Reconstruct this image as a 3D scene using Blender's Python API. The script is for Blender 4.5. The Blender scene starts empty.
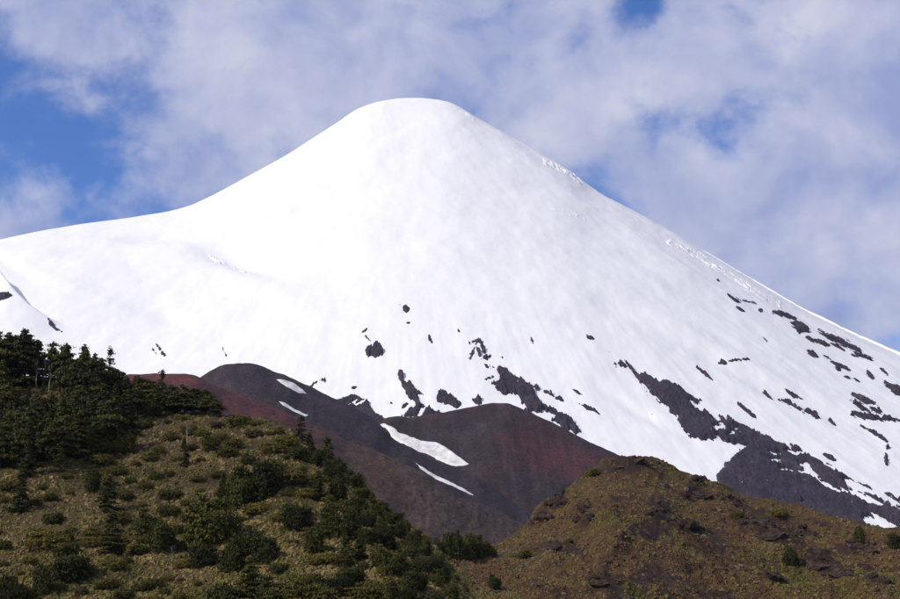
import bpy, math, random
import numpy as np
from mathutils import Vector

# ------------------------------------------------------------------ camera, sky, sun, exposure
SC = bpy.context.scene
COL = SC.collection
F = 1680.0                     # focal length in photo pixels (photo 900 x 599)
HORIZON = 620.0                # photo row of the horizon
PITCH = math.atan((HORIZON - 299.5) / F)
EYE = 1.7
cam = bpy.data.cameras.new('camera')
cam.sensor_width = 36.0
cam.lens = 36.0 * F / 900.0
cam.clip_start = 0.5
cam.clip_end = 60000
camo = bpy.data.objects.new('camera', cam)
camo.location = (0, 0, EYE)
camo.rotation_euler = (math.pi / 2 + PITCH, 0, 0)
COL.objects.link(camo)
SC.camera = camo

SUN_EL = math.radians(41)
SUN_AZ = math.radians(-115)    # compass style, 0 = straight ahead (+Y), negative = to the left
sx, sy = math.sin(SUN_AZ) * math.cos(SUN_EL), math.cos(SUN_AZ) * math.cos(SUN_EL)
SUN_DIR = Vector((sx, sy, math.sin(SUN_EL)))
sun = bpy.data.lights.new('sun', 'SUN')
sun.energy = 3.6
sun.angle = math.radians(0.53)
sun.color = (1.0, 0.93, 0.81)
suno = bpy.data.objects.new('sun', sun)
suno.rotation_euler = SUN_DIR.to_track_quat('Z', 'Y').to_euler()
suno.location = (-200, -100, 300)
COL.objects.link(suno)

SC.view_settings.view_transform = 'Standard'
SC.view_settings.look = 'None'
SC.view_settings.gamma = 1.0
SC.view_settings.exposure = 0.0
SC.view_settings.use_curve_mapping = False
SC.render.engine = 'CYCLES'
SC.cycles.max_bounces = 6
SC.cycles.diffuse_bounces = 3
SC.cycles.volume_bounces = 0
SC.cycles.use_denoising = True


def pix(px, py):
    """photo pixel -> (X/Y, (Z-EYE)/Y) of its viewing direction"""
    u = (np.asarray(px, float) - 450.0) / F
    v = (299.5 - np.asarray(py, float)) / F
    c, s = math.cos(PITCH), math.sin(PITCH)
    k = c - v * s
    return u / k, (v * c + s) / k


def pixdir(px, py):
    a, e = pix(px, py)
    return Vector((float(a), 1.0, float(e))).normalized()


world = bpy.data.worlds.new('World')
SC.world = world
world.use_nodes = True
W = world.node_tree
W.nodes.clear()


def N(tree, t, **kw):
    n = tree.nodes.new(t)
    for k, v in kw.items():
        if k.startswith('i_'):
            key = k[2:]
            n.inputs[int(key) if key.isdigit() else key].default_value = v
        else:
            setattr(n, k, v)
    return n


def build_world():
    L = W.links.new
    out = N(W, 'ShaderNodeOutputWorld')
    sky = N(W, 'ShaderNodeTexSky', sky_type='NISHITA')
    sky.sun_disc = False
    sky.sun_elevation = SUN_EL
    sky.sun_rotation = SUN_AZ
    sky.altitude = 1200
    sky.air_density = 1.0
    sky.dust_density = 0.2
    sky.ozone_density = 2.0
    bg = N(W, 'ShaderNodeBackground')
    bg.inputs['Strength'].default_value = 0.11
    tc = N(W, 'ShaderNodeTexCoord')
    mp = N(W, 'ShaderNodeMapping')
    mp.inputs['Location'].default_value = (0.37, 0.0, 0.21)
    mp.inputs['Scale'].default_value = (1.0, 1.0, 1.12)
    L(tc.outputs['Generated'], mp.inputs['Vector'])
    n1 = N(W, 'ShaderNodeTexNoise', i_Scale=9.0, i_Detail=12.0, i_Roughness=0.58, i_Distortion=0.3)
    L(mp.outputs[0], n1.inputs['Vector'])
    n2 = N(W, 'ShaderNodeTexNoise', i_Scale=24.0, i_Detail=10.0, i_Roughness=0.6, i_Distortion=0.2)
    L(mp.outputs[0], n2.inputs['Vector'])
    # broad cloud bank: thick to the right of the summit, thinning to open blue on the left
    val = N(W, 'ShaderNodeMath', operation='MULTIPLY', i_1=0.66)
    L(n1.outputs['Fac'], val.inputs[0])
    v2 = N(W, 'ShaderNodeMath', operation='MULTIPLY_ADD', i_1=0.34)
    L(n2.outputs['Fac'], v2.inputs[0]); L(val.outputs[0], v2.inputs[2])
    acc = v2
    # gaps of open sky (negative) and thicker cloud masses (positive): direction, angular size (deg), amount
    for px, py, size, amt in ((0, 85, 6.0, -0.155), (60, 190, 5.0, -0.08), (150, 95, 2.2, -0.07), (250, 170, 2.5, -0.04),
                              (40, 15, 2.5, 0.06), (640, 5, 1.3, -0.14), (590, 185, 1.5, -0.05), (690, 215, 2.6, 0.07), (760, 195, 2.6, 0.04), (655, 118, 1.0, -0.06),
                              (330, 60, 4.0, 0.04), (670, 90, 5.0, 0.06), (800, 170, 9.0, 0.07), (860, 260, 5.0, 0.06), (850, 120, 5.0, 0.05), (560, 130, 3.0, 0.04), (760, 290, 3.0, 0.06), (470, 60, 3.5, 0.05), (672, 182, 1.3, 0.09), (220, 15, 3.0, 0.04)):
        d = pixdir(px, py)
        dot = N(W, 'ShaderNodeVectorMath', operation='DISTANCE')
        dot.inputs[1].default_value = d
        nrm = N(W, 'ShaderNodeVectorMath', operation='NORMALIZE')
        L(tc.outputs['Generated'], nrm.inputs[0]); L(nrm.outputs[0], dot.inputs[0])
        mr = N(W, 'ShaderNodeMapRange', interpolation_type='SMOOTHSTEP')
        mr.inputs['From Min'].default_value = 0.0
        mr.inputs['From Max'].default_value = math.radians(size)
        mr.inputs['To Min'].default_value = amt
        mr.inputs['To Max'].default_value = 0.0
        L(dot.outputs['Value'], mr.inputs['Value'])
        ad = N(W, 'ShaderNodeMath', operation='ADD')
        L(acc.outputs[0], ad.inputs[0]); L(mr.outputs[0], ad.inputs[1])
        acc = ad
    cov = N(W, 'ShaderNodeMapRange', interpolation_type='SMOOTHSTEP')
    cov.inputs['From Min'].default_value = 0.36
    cov.inputs['From Max'].default_value = 0.54
    cov.inputs['To Max'].default_value = 0.94
    L(acc.outputs[0], cov.inputs['Value'])
    # cloud body: lit tops paler, undersides greyer, following the finer noise
    n3 = N(W, 'ShaderNodeTexNoise', i_Scale=15.0, i_Detail=10.0, i_Roughness=0.56, i_Distortion=0.3)
    mp3 = N(W, 'ShaderNodeMapping')
    mp3.inputs['Location'].default_value = (3.1, 0.4, 1.7)
    mp3.inputs['Scale'].default_value = (1.0, 1.0, 1.15)
    L(tc.outputs['Generated'], mp3.inputs['Vector']); L(mp3.outputs[0], n3.inputs['Vector'])
    cr = N(W, 'ShaderNodeValToRGB')
    cr.color_ramp.elements[0].position = 0.36
    cr.color_ramp.elements[0].color = (3.0, 3.5, 5.9, 1)
    cr.color_ramp.elements[1].position = 0.68
    cr.color_ramp.elements[1].color = (6.1, 6.2, 7.4, 1)
    L(n3.outputs['Fac'], cr.inputs['Fac'])
    mix = N(W, 'ShaderNodeMix', data_type='RGBA')
    L(cov.outputs[0], mix.inputs['Factor'])
    tint = N(W, 'ShaderNodeMix', data_type='RGBA', blend_type='MULTIPLY')
    tint.inputs['Factor'].default_value = 1.0
    tint.inputs['B'].default_value = (0.38, 0.68, 1.2, 1)
    L(sky.outputs[0], tint.inputs['A'])
    L(tint.outputs['Result'], mix.inputs['A'])
    L(cr.outputs['Color'], mix.inputs['B'])
    L(mix.outputs['Result'], bg.inputs['Color'])
    L(bg.outputs[0], out.inputs['Surface'])


build_world()

# ------------------------------------------------------------------ helpers
rng = np.random.default_rng(7)
random.seed(7)


def _hash(ix, iy, seed):
    h = (ix.astype(np.int64) * 374761393 + iy.astype(np.int64) * 668265263 + seed * 1442695041) & 0xFFFFFFFF
    h = ((h ^ (h >> 13)) * 1274126177) & 0xFFFFFFFF
    h = ((h ^ (h >> 16)) * 2246822519) & 0xFFFFFFFF
    return ((h ^ (h >> 15)) & 0xFFFFFF) / float(0xFFFFFF)


def vnoise(x, y, seed=0):
    x = np.asarray(x, float); y = np.asarray(y, float)
    ix = np.floor(x); iy = np.floor(y)
    fx = x - ix; fy = y - iy
    ux = fx * fx * fx * (fx * (fx * 6 - 15) + 10); uy = fy * fy * fy * (fy * (fy * 6 - 15) + 10)
    a = _hash(ix, iy, seed); b = _hash(ix + 1, iy, seed); c = _hash(ix, iy + 1, seed); d = _hash(ix + 1, iy + 1, seed)
    return ((a * (1 - ux) + b * ux) * (1 - uy) + (c * (1 - ux) + d * ux) * uy) * 2 - 1


def fbm(x, y, octv=4, seed=0, gain=0.5):
    s = 0; a = 1.0; t = 0
    c, sn = 0.8, 0.6
    for o in range(octv):
        s = s + a * vnoise(x, y, seed + o * 17); t += a; a *= gain
        x, y = (x * c - y * sn) * 2.03 + 13.7, (x * sn + y * c) * 2.03 - 7.1
    return s / t


def ridged(x, y, octv=4, seed=0, gain=0.5):
    s = 0; a = 1.0; t = 0
    c, sn = 0.8, 0.6
    for o in range(octv):
        s = s + a * (1 - 2 * np.abs(vnoise(x, y, seed + o * 17))); t += a; a *= gain
        x, y = (x * c - y * sn) * 2.07 + 3.7, (x * sn + y * c) * 2.07 - 9.1
    return s / t


def mesh_np(name, verts, faces, smooth=True):
    """faces: (M,3) or (M,4) int array"""
    verts = np.ascontiguousarray(verts, np.float32); faces = np.ascontiguousarray(faces, np.int32)
    me = bpy.data.meshes.new(name)
    k = faces.shape[1]; m = len(faces)
    me.vertices.add(len(verts)); me.vertices.foreach_set('co', verts.ravel())
    me.loops.add(m * k); me.loops.foreach_set('vertex_index', faces.ravel())
    me.polygons.add(m)
    me.polygons.foreach_set('loop_start', np.arange(0, m * k, k, dtype=np.int32))
    me.polygons.foreach_set('use_smooth', np.full(m, smooth, dtype=bool))
    me.update(calc_edges=True)
    return me


def set_col(me, cols, name='Col'):
    at = me.attributes.new(name, 'FLOAT_COLOR', 'POINT')
    c = np.ones((len(me.vertices), 4), np.float32); c[:, :3] = cols
    at.data.foreach_set('color', c.ravel())


def set_val(me, vals, name):
    at = me.attributes.new(name, 'FLOAT', 'POINT')
    at.data.foreach_set('value', np.ascontiguousarray(vals, np.float32))


def obj(name, me, mat, parent=None, loc=None, label=None, cat=None, group=None, kind=None):
    o = bpy.data.objects.new(name, me)
    COL.objects.link(o)
    if mat is not None and me is not None and not me.materials:
        me.materials.append(mat)
    if parent is not None: o.parent = parent
    if loc is not None: o.location = loc
    tag(o, label, cat, group, kind)
    return o


def tag(o, label=None, cat=None, group=None, kind=None):
    if label: o['label'] = label
    if cat: o['category'] = cat
    if group: o['group'] = group
    if kind: o['kind'] = kind


def grid_faces(nr, nc):
    i = np.arange(nr - 1)[:, None] * nc + np.arange(nc - 1)[None, :]
    return np.stack([i, i + nc, i + nc + 1, i + 1], -1).reshape(-1, 4)   # rows run towards the camera -> faces up


def sm(x, a, b):
    t = np.clip((x - a) / (b - a), 0, 1)
    return t * t * (3 - 2 * t)


def srgb(r, g, b):
    f = lambda c: ((c / 255 + 0.055) / 1.055) ** 2.4 if c > 10 else c / 255 / 12.92
    return (f(r), f(g), f(b))


# ------------------------------------------------------------------ materials
def new_mat(name):
    m = bpy.data.materials.new(name)
    m.use_nodes = True
    t = m.node_tree
    b = t.nodes['Principled BSDF']
    b.inputs['Specular IOR Level'].default_value = 0.2
    b.inputs['Roughness'].default_value = 0.9
    return m, t, b


def noise_ramp(t, vec, scale, stops, detail=6.0, rough=0.6, dist=0.0):
    n = N(t, 'ShaderNodeTexNoise', i_Scale=scale, i_Detail=detail, i_Roughness=rough, i_Distortion=dist)
    t.links.new(vec, n.inputs['Vector'])
    r = N(t, 'ShaderNodeValToRGB')
    el = r.color_ramp.elements
    while len(el) < len(stops): el.new(0.5)
    for e, (p, c) in zip(el, stops):
        e.position = p; e.color = (*c, 1)
    t.links.new(n.outputs['Fac'], r.inputs['Fac'])
    return n, r


def add_bump(t, b, vec, specs):
    """specs: list of (scale, strength, distance)"""
    prev = None
    for scale, st, dist in specs:
        n = N(t, 'ShaderNodeTexNoise', i_Scale=scale, i_Detail=5.0, i_Roughness=0.6)
        t.links.new(vec, n.inputs['Vector'])
        bp = N(t, 'ShaderNodeBump', i_Strength=st, i_Distance=dist)
        t.links.new(n.outputs['Fac'], bp.inputs['Height'])
        if prev: t.links.new(prev.outputs[0], bp.inputs['Normal'])
        prev = bp
    t.links.new(prev.outputs[0], b.inputs['Normal'])


def mixc(t, fac, a, b, mode='MIX'):
    m = N(t, 'ShaderNodeMix', data_type='RGBA', blend_type=mode)
    for s, v in (('Factor', fac), ('A', a), ('B', b)):
        if hasattr(v, 'links'): t.links.new(v, m.inputs[s])
        else: m.inputs[s].default_value = v if s == 'Factor' else (*v, 1)
    return m.outputs['Result']


def m_snow():
    m, t, b = new_mat('snow')
    tc = N(t, 'ShaderNodeTexCoord')
    v = tc.outputs['Object']
    _, r = noise_ramp(t, v, 0.004, [(0.3, (0.85, 0.845, 0.825)), (0.7, (0.88, 0.875, 0.85))])
    _, r2 = noise_ramp(t, v, 0.05, [(0.3, (0.98, 0.98, 0.985)), (0.6, (1, 1, 1))])
    t.links.new(mixc(t, 1.0, r.outputs[0], r2.outputs[0], 'MULTIPLY'), b.inputs['Base Color'])
    b.inputs['Roughness'].default_value = 0.7
    mp = N(t, 'ShaderNodeMapping'); mp.inputs['Scale'].default_value = (1, 0.35, 1)
    t.links.new(v, mp.inputs['Vector'])
    add_bump(t, b, mp.outputs[0], [(0.012, 0.3, 6.0), (0.06, 0.28, 1.5), (0.3, 0.2, 0.3)])
    return m


def m_lava():
    m, t, b = new_mat('lava_rock')
    tc = N(t, 'ShaderNodeTexCoord'); v = tc.outputs['Object']
    _, r = noise_ramp(t, v, 0.02, [(0.3, (0.026, 0.019, 0.029)), (0.55, (0.044, 0.032, 0.046)), (0.75, (0.078, 0.056, 0.064))], 8)
    _, r2 = noise_ramp(t, v, 0.22, [(0.3, (0.6, 0.6, 0.6)), (0.7, (1.2, 1.15, 1.15))])
    c = mixc(t, 1.0, r.outputs[0], r2.outputs[0], 'MULTIPLY')
    _, dust = noise_ramp(t, v, 0.12, [(0.655, (0, 0, 0)), (0.70, (1, 1, 1))], 8, 0.7)      # snow lodged in cracks
    t.links.new(mixc(t, dust.outputs[0], c, (0.8, 0.8, 0.79)), b.inputs['Base Color'])
    add_bump(t, b, v, [(0.05, 0.8, 12.0), (0.3, 0.7, 2.2)])
    return m


def m_cinder():
    m, t, b = new_mat('cinder')
    tc = N(t, 'ShaderNodeTexCoord'); v = tc.outputs['Object']
    at = N(t, 'ShaderNodeAttribute', attribute_name='Col')
    _, r = noise_ramp(t, v, 0.02, [(0.3, (0.50, 0.50, 0.54)), (0.7, (1.15, 1.05, 0.98))], 10, 0.68)
    _, r2 = noise_ramp(t, v, 0.30, [(0.35, (0.42, 0.42, 0.43)), (0.5, (0.9, 0.9, 0.9)), (0.66, (1.6, 1.5, 1.4))], 8, 0.74)
    c = mixc(t, 1.0, at.outputs['Color'], r.outputs[0], 'MULTIPLY')
    t.links.new(mixc(t, 1.0, c, r2.outputs[0], 'MULTIPLY'), b.inputs['Base Color'])
    add_bump(t, b, v, [(0.03, 0.6, 8.0), (0.2, 0.9, 2.2)])
    return m


def m_heath(name, stops, dark=0.55):
    m, t, b = new_mat(name)
    tc = N(t, 'ShaderNodeTexCoord'); v = tc.outputs['Object']
    _, r = noise_ramp(t, v, 0.09, stops, 8, 0.65, 0.4)
    _, r2 = noise_ramp(t, v, 1.1, [(0.32, (dark, dark * 0.95, dark * 0.85)), (0.5, (0.95, 0.95, 0.9)), (0.7, (1.35, 1.3, 1.2))], 8, 0.65)
    c = mixc(t, 1.0, r.outputs[0], r2.outputs[0], 'MULTIPLY')
    at = N(t, 'ShaderNodeAttribute', attribute_name='rock')
    _, rk = noise_ramp(t, v, 0.8, [(0.3, (0.012, 0.007, 0.005)), (0.52, (0.034, 0.018, 0.012)), (0.75, (0.090, 0.054, 0.037))], 9, 0.68)
    t.links.new(mixc(t, at.outputs['Fac'], c, rk.outputs[0]), b.inputs['Base Color'])
    add_bump(t, b, v, [(0.5, 0.7, 0.8), (2.2, 0.8, 0.35)])
    return m


def m_tint(name, base, rough=0.9, amount=0.5, attr='Col'):
    """vertex tint times a per-object random shade"""
    m, t, b = new_mat(name)
    at = N(t, 'ShaderNodeAttribute', attribute_name=attr)
    oi = N(t, 'ShaderNodeObjectInfo')
    r = N(t, 'ShaderNodeValToRGB')
    el = r.color_ramp.elements
    el.new(0.5)
    el[0].color = (1 - amount, 1 - amount * 0.9, 1 - amount * 0.8, 1); el[0].position = 0
    el[1].color = (1, 1, 1, 1); el[1].position = 0.5
    el[2].color = (1 + amount * 0.9, 1 + amount * 0.6, 1 + amount * 0.2, 1); el[2].position = 1
    t.links.new(oi.outputs['Random'], r.inputs['Fac'])
    c = mixc(t, 1.0, at.outputs['Color'], r.outputs[0], 'MULTIPLY')
    c = mixc(t, 1.0, c, base, 'MULTIPLY')
    t.links.new(c, b.inputs['Base Color'])
    b.inputs['Roughness'].default_value = rough
    return m


def m_bark(name, a, c):
    m, t, b = new_mat(name)
    tc = N(t, 'ShaderNodeTexCoord'); v = tc.outputs['Object']
    _, r = noise_ramp(t, v, 30.0, [(0.3, a), (0.7, c)])
    t.links.new(r.outputs[0], b.inputs['Base Color'])
    add_bump(t, b, v, [(40.0, 0.6, 0.02)])
    return m


def m_rock(name, a, c, d):
    m, t, b = new_mat(name)
    tc = N(t, 'ShaderNodeTexCoord'); v = tc.outputs['Object']
    oi = N(t, 'ShaderNodeObjectInfo')
    _, r = noise_ramp(t, v, 1.6, [(0.3, a), (0.52, c), (0.72, d)], 9, 0.68)
    r2 = N(t, 'ShaderNodeMapRange'); r2.inputs['To Min'].default_value = 0.75; r2.inputs['To Max'].default_value = 1.25
    t.links.new(oi.outputs['Random'], r2.inputs['Value'])
    t.links.new(mixc(t, 1.0, r.outputs[0], r2.outputs[0], 'MULTIPLY'), b.inputs['Base Color'])
    add_bump(t, b, v, [(2.0, 0.8, 0.3), (9.0, 0.7, 0.06)])
    return m


def m_old_snow():
    m, t, b = new_mat('old_snow')
    tc = N(t, 'ShaderNodeTexCoord'); v = tc.outputs['Object']
    _, r = noise_ramp(t, v, 0.09, [(0.30, (0.42, 0.37, 0.34)), (0.46, (0.70, 0.67, 0.64)), (0.62, (0.80, 0.79, 0.77))], 9, 0.7)
    t.links.new(r.outputs[0], b.inputs['Base Color'])
    add_bump(t, b, v, [(0.15, 0.6, 1.2)])
    return m


M_OLD = m_old_snow()
M_SNOW = m_snow()
M_LAVA = m_lava()
M_CINDER = m_cinder()
M_HEATH = m_heath('heath_left', [(0.30, (0.020, 0.015, 0.005)), (0.45, (0.042, 0.029, 0.010)), (0.58, (0.080, 0.053, 0.023)), (0.72, (0.040, 0.033, 0.010))])
M_MOOR = m_heath('heath_right', [(0.30, (0.034, 0.019, 0.010)), (0.44, (0.064, 0.036, 0.017)), (0.57, (0.090, 0.055, 0.021)), (0.72, (0.058, 0.044, 0.013))])
M_GROUND = m_heath('valley_floor', [(0.30, (0.05, 0.045, 0.02)), (0.45, (0.09, 0.07, 0.035)), (0.6, (0.12, 0.09, 0.05)), (0.75, (0.08, 0.07, 0.03))])
M_TUFT = m_tint('tussock', (1, 1, 1), 0.95, 0.0)
M_LEAF = m_tint('foliage', (1, 1, 1), 0.75, 0.38)
M_BARK = m_bark('bark', (0.05, 0.04, 0.03), (0.13, 0.11, 0.09))
M_PALE = m_bark('pale_bark', (0.22, 0.19, 0.16), (0.42, 0.38, 0.34))
M_CRAG = m_rock('crag', (0.020, 0.013, 0.010), (0.050, 0.032, 0.024), (0.105, 0.070, 0.052))
M_STONE = m_rock('stone', (0.09, 0.075, 0.06), (0.17, 0.145, 0.12), (0.28, 0.25, 0.22))

# ------------------------------------------------------------------ volcano (snow cone)
XS = lambda pts: (np.array([p[0] for p in pts], float), np.array([p[1] for p in pts], float))
VSIL = XS([(-300, 292), (-150, 268), (-60, 252), (0, 240), (40, 231), (80, 224), (120, 219), (170, 211), (192, 205), (215, 194), (250, 175), (285, 156),
           (315, 137), (340, 121), (352, 112), (365, 106), (382, 101), (400, 98.5), (425, 98), (440, 99.5), (455, 104), (470, 113), (485, 123), (510, 136),
           (535, 150), (552, 160), (572, 172), (582, 181), (600, 193), (640, 214), (680, 236), (720, 260), (760, 283), (800, 306), (850, 331), (900, 352), (960, 379), (1060, 424), (1250, 505)])
D_V, S_V, PX_V = 5000.0, 0.62, 405.0
A_V, E_APEX = pix(PX_V, 72)
XA, ZA = A_V * D_V, E_APEX * D_V


def vsil(px):
    p = np.interp(px, *VSIL)
    for d in (4, 8):
        p = p * 0.6 + 0.2 * (np.interp(px - d, *VSIL) + np.interp(px + d, *VSIL))
    return p


def _disc(a, e):
    A = e * e - S_V ** 2 * (a * a + 1)
    B = -2 * ZA * e + 2 * S_V ** 2 * (a * XA + D_V)
    C = ZA ** 2 - S_V ** 2 * (XA ** 2 + D_V ** 2)
    return A, B, C, B * B - 4 * A * C


def _bisect(a):
    lo, hi = -0.3, 0.6
    for _ in range(60):
        mid = (lo + hi) / 2
        if _disc(a, mid)[3] >= 0: lo = mid
        else: hi = mid
    return lo


SIL_SLOPE = ((E_APEX - _bisect(A_V + 0.27)) / 0.27 + (E_APEX - _bisect(A_V - 0.27)) / 0.27) / 2


def cone_sil(a):
    """skyline of the ideal cone: straight limbs meeting in a softly rounded top"""
    return E_APEX - SIL_SLOPE * np.sqrt((a - A_V) ** 2 + 0.03 ** 2)


def seg_dist(px, py, pts):
    """distance in pixels to a polyline, and the fraction along it"""
    best = np.full(np.shape(px), 1e9); frac = np.zeros(np.shape(px))
    n = max(1, len(pts) - 1)
    if len(pts) == 1:
        return np.hypot(px - pts[0][0], py - pts[0][1]), frac
    for i in range(n):
        (x0, y0), (x1, y1) = pts[i], pts[i + 1]
        dx, dy = x1 - x0, y1 - y0
        t = np.clip(((px - x0) * dx + (py - y0) * dy) / (dx * dx + dy * dy + 1e-9), 0, 1)
        d = np.hypot(px - x0 - t * dx, py - y0 - t * dy)
        frac = np.where(d < best, (i + t) / n, frac); best = np.minimum(best, d)
    return best, frac


def poly_sd(px, py, poly):
    """signed distance in pixels, positive inside"""
    d, _ = seg_dist(px, py, list(poly) + [poly[0]])
    ins = np.zeros(np.shape(px), bool)
    n = len(poly)
    for i in range(n):
        x0, y0 = poly[i]; x1, y1 = poly[(i + 1) % n]
        if y0 == y1: continue
        c = ((y0 > py) != (y1 > py)) & (px < (x1 - x0) * (py - y0) / (y1 - y0) + x0)
        ins ^= c
    return np.where(ins, d, -d)


def gauss(px, py, cx, cy, rx, ry, ang=0.0):
    c, s = math.cos(math.radians(ang)), math.sin(math.radians(ang))
    dx, dy = px - cx, py - cy
    u, v = dx * c + dy * s, -dx * s + dy * c
    return np.exp(-(u / rx) ** 2 - (v / ry) ** 2)


def volcano_point(px, py, fine=True):
    px = np.asarray(px, float); py = np.asarray(py, float)
    a, e = pix(px, py)
    _, er = pix(px, vsil(px))
    ratio = cone_sil(a) / er
    soft = 0; wsum = 0
    for d in range(-140, 141, 20):
        w = math.exp(-(d / 75.0) ** 2)
        ad, ed = pix(px + d, vsil(px + d)); soft = soft + w * cone_sil(ad) / ed; wsum += w
    k = np.exp(-np.clip((er - e) / er, 0, None) / 0.12)
    ratio = ratio * k + (soft / wsum) * (1 - k)
    e0 = np.minimum(e * ratio, cone_sil(a))
    A, B, C, Dd = _disc(a, e0)
    Y = (-B + np.sqrt(np.maximum(Dd, 0))) / (2 * A)
    Y = np.clip(Y, 600, 6000)
    X, Z = a * Y, e * Y
    # relief of the snow: broad rolls, drift ribs, icefalls, hollows
    dz = 8 * fbm(X / 420, Y / 420, 3, 3) + 4.6 * fbm(X / 120, Y / 190, 3, 5) + 1.1 * fbm(X / 28, Y / 46, 3, 9)
    # shallow flutes running down the fall line from the summit
    th = np.arctan2(X - XA, D_V - Y); rho = np.hypot(X - XA, Y - D_V)
    dz = dz + np.clip((rho - 250) / 1300, 0, 1) * (4.0 * fbm(th * 7 + 0.6 * fbm(X / 300, Y / 300, 2, 25), rho / 900, 3, 21) + 1.2 * fbm(th * 24, rho / 350, 2, 23))
    dz = dz - 14 * gauss(px, py, 210, 253, 48, 12, 4) - 12 * gauss(px, py, 272, 256, 45, 7, 6) + 5 * gauss(px, py, 262, 284, 60, 12, 30)
    dz = dz - 46 * ((px - 216) / 54) * gauss(px, py, 216, 254, 54, 16, 3)
    dz = dz - 30 * ((px - 130) / 50) * gauss(px, py, 130, 242, 50, 6, -4) - 18 * ((px - 60) / 34) * gauss(px, py, 60, 250, 34, 5, -6)
    dz = dz + sm(py, 260, 380) * 0.6 * fbm(th * 150, rho / 260, 2, 27)
    # wind-carved lip at the far left, steep on its lee side
    lip = poly_sd(px, py, [(-140, 210), (-60, 250), (-20, 270), (2, 284), (14, 297), (30, 308), (70, 322), (130, 345), (100, 420), (-140, 420)])
    dz = dz + 55 * sm(lip, 0, 5.0) * np.exp(-np.clip(lip, 0, None) / 40) * sm(-px, -75, 15)
    below = poly_sd(px, py, [(-140, 225), (-40, 236), (5, 250), (25, 262), (60, 276), (130, 300), (60, 420), (-140, 420)])
    dz = dz - 8 * sm(below, 0, 12) * np.exp(-np.clip(below, 0, None) / 30) * sm(-px, -120, -30)
    for pts, amp, wd in (([(640, 325), (700, 352), (760, 385), (830, 412), (900, 440)], -7, 7), ([(655, 318), (720, 350), (790, 385), (850, 405)], 5, 8), ([(590, 380), (640, 412), (690, 440)], -5, 6),
                         ([(480, 300), (560, 330), (640, 350)], 3, 8), ([(600, 240), (680, 285), (750, 330)], -4, 9), ([(60, 270), (150, 300), (200, 335)], -5, 12)):
        d, f = seg_dist(px, py, pts)
        dz = dz + amp * np.exp(-(d / wd) ** 2) * np.sin(np.pi * np.clip(f * 0.9 + 0.05, 0, 1))
    near = np.clip((py - vsil(px)) / 4.0, 0.25, 1)
    rough = (2.4 * fbm(X / 55, Y / 70, 3, 151) + 1.6 * np.clip(ridged(X / 22, Y / 34, 3, 153), 0, 1)) * (0.35 + 0.65 * sm(px, 430, 500)) * np.exp(-np.clip(py - vsil(px), 0, None) / 14.0) * sm(px, 330, 360)
    return X, Y, Z + dz * near + rough + EYE


def build_volcano():
    cols = np.arange(-240, 1140, 1.5)
    nr = 300
    sil = vsil(cols)
    t = np.linspace(0, 1, nr)[:, None] ** 1.12
    bot = 632.0
    PX = np.repeat(cols[None, :], nr, 0)
    PY = sil[None, :] + t * (bot - sil[None, :])
    X, Y, Z = volcano_point(PX, PY)
    # back of the mountain, falling away behind the skyline
    back = []
    for k in np.array([30, 90, 200, 400, 800, 1500, 2600]) [::-1]:
        back.append(np.stack([X[0] + (X[0] - XA) * k / 5000, Y[0] + k, np.maximum(Z[0] - 0.0006 * min(k, 300) ** 2 - 0.52 * max(k - 150, 0), -20)], -1))
    P = np.concatenate([np.array(back), np.stack([X, Y, Z], -1)], 0)
    me = mesh_np('volcano', P.reshape(-1, 3), grid_faces(P.shape[0], P.shape[1]))
    obj('volcano', me, M_SNOW, label='snow covered volcano cone with a rounded summit', kind='structure')


build_volcano()

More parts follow.
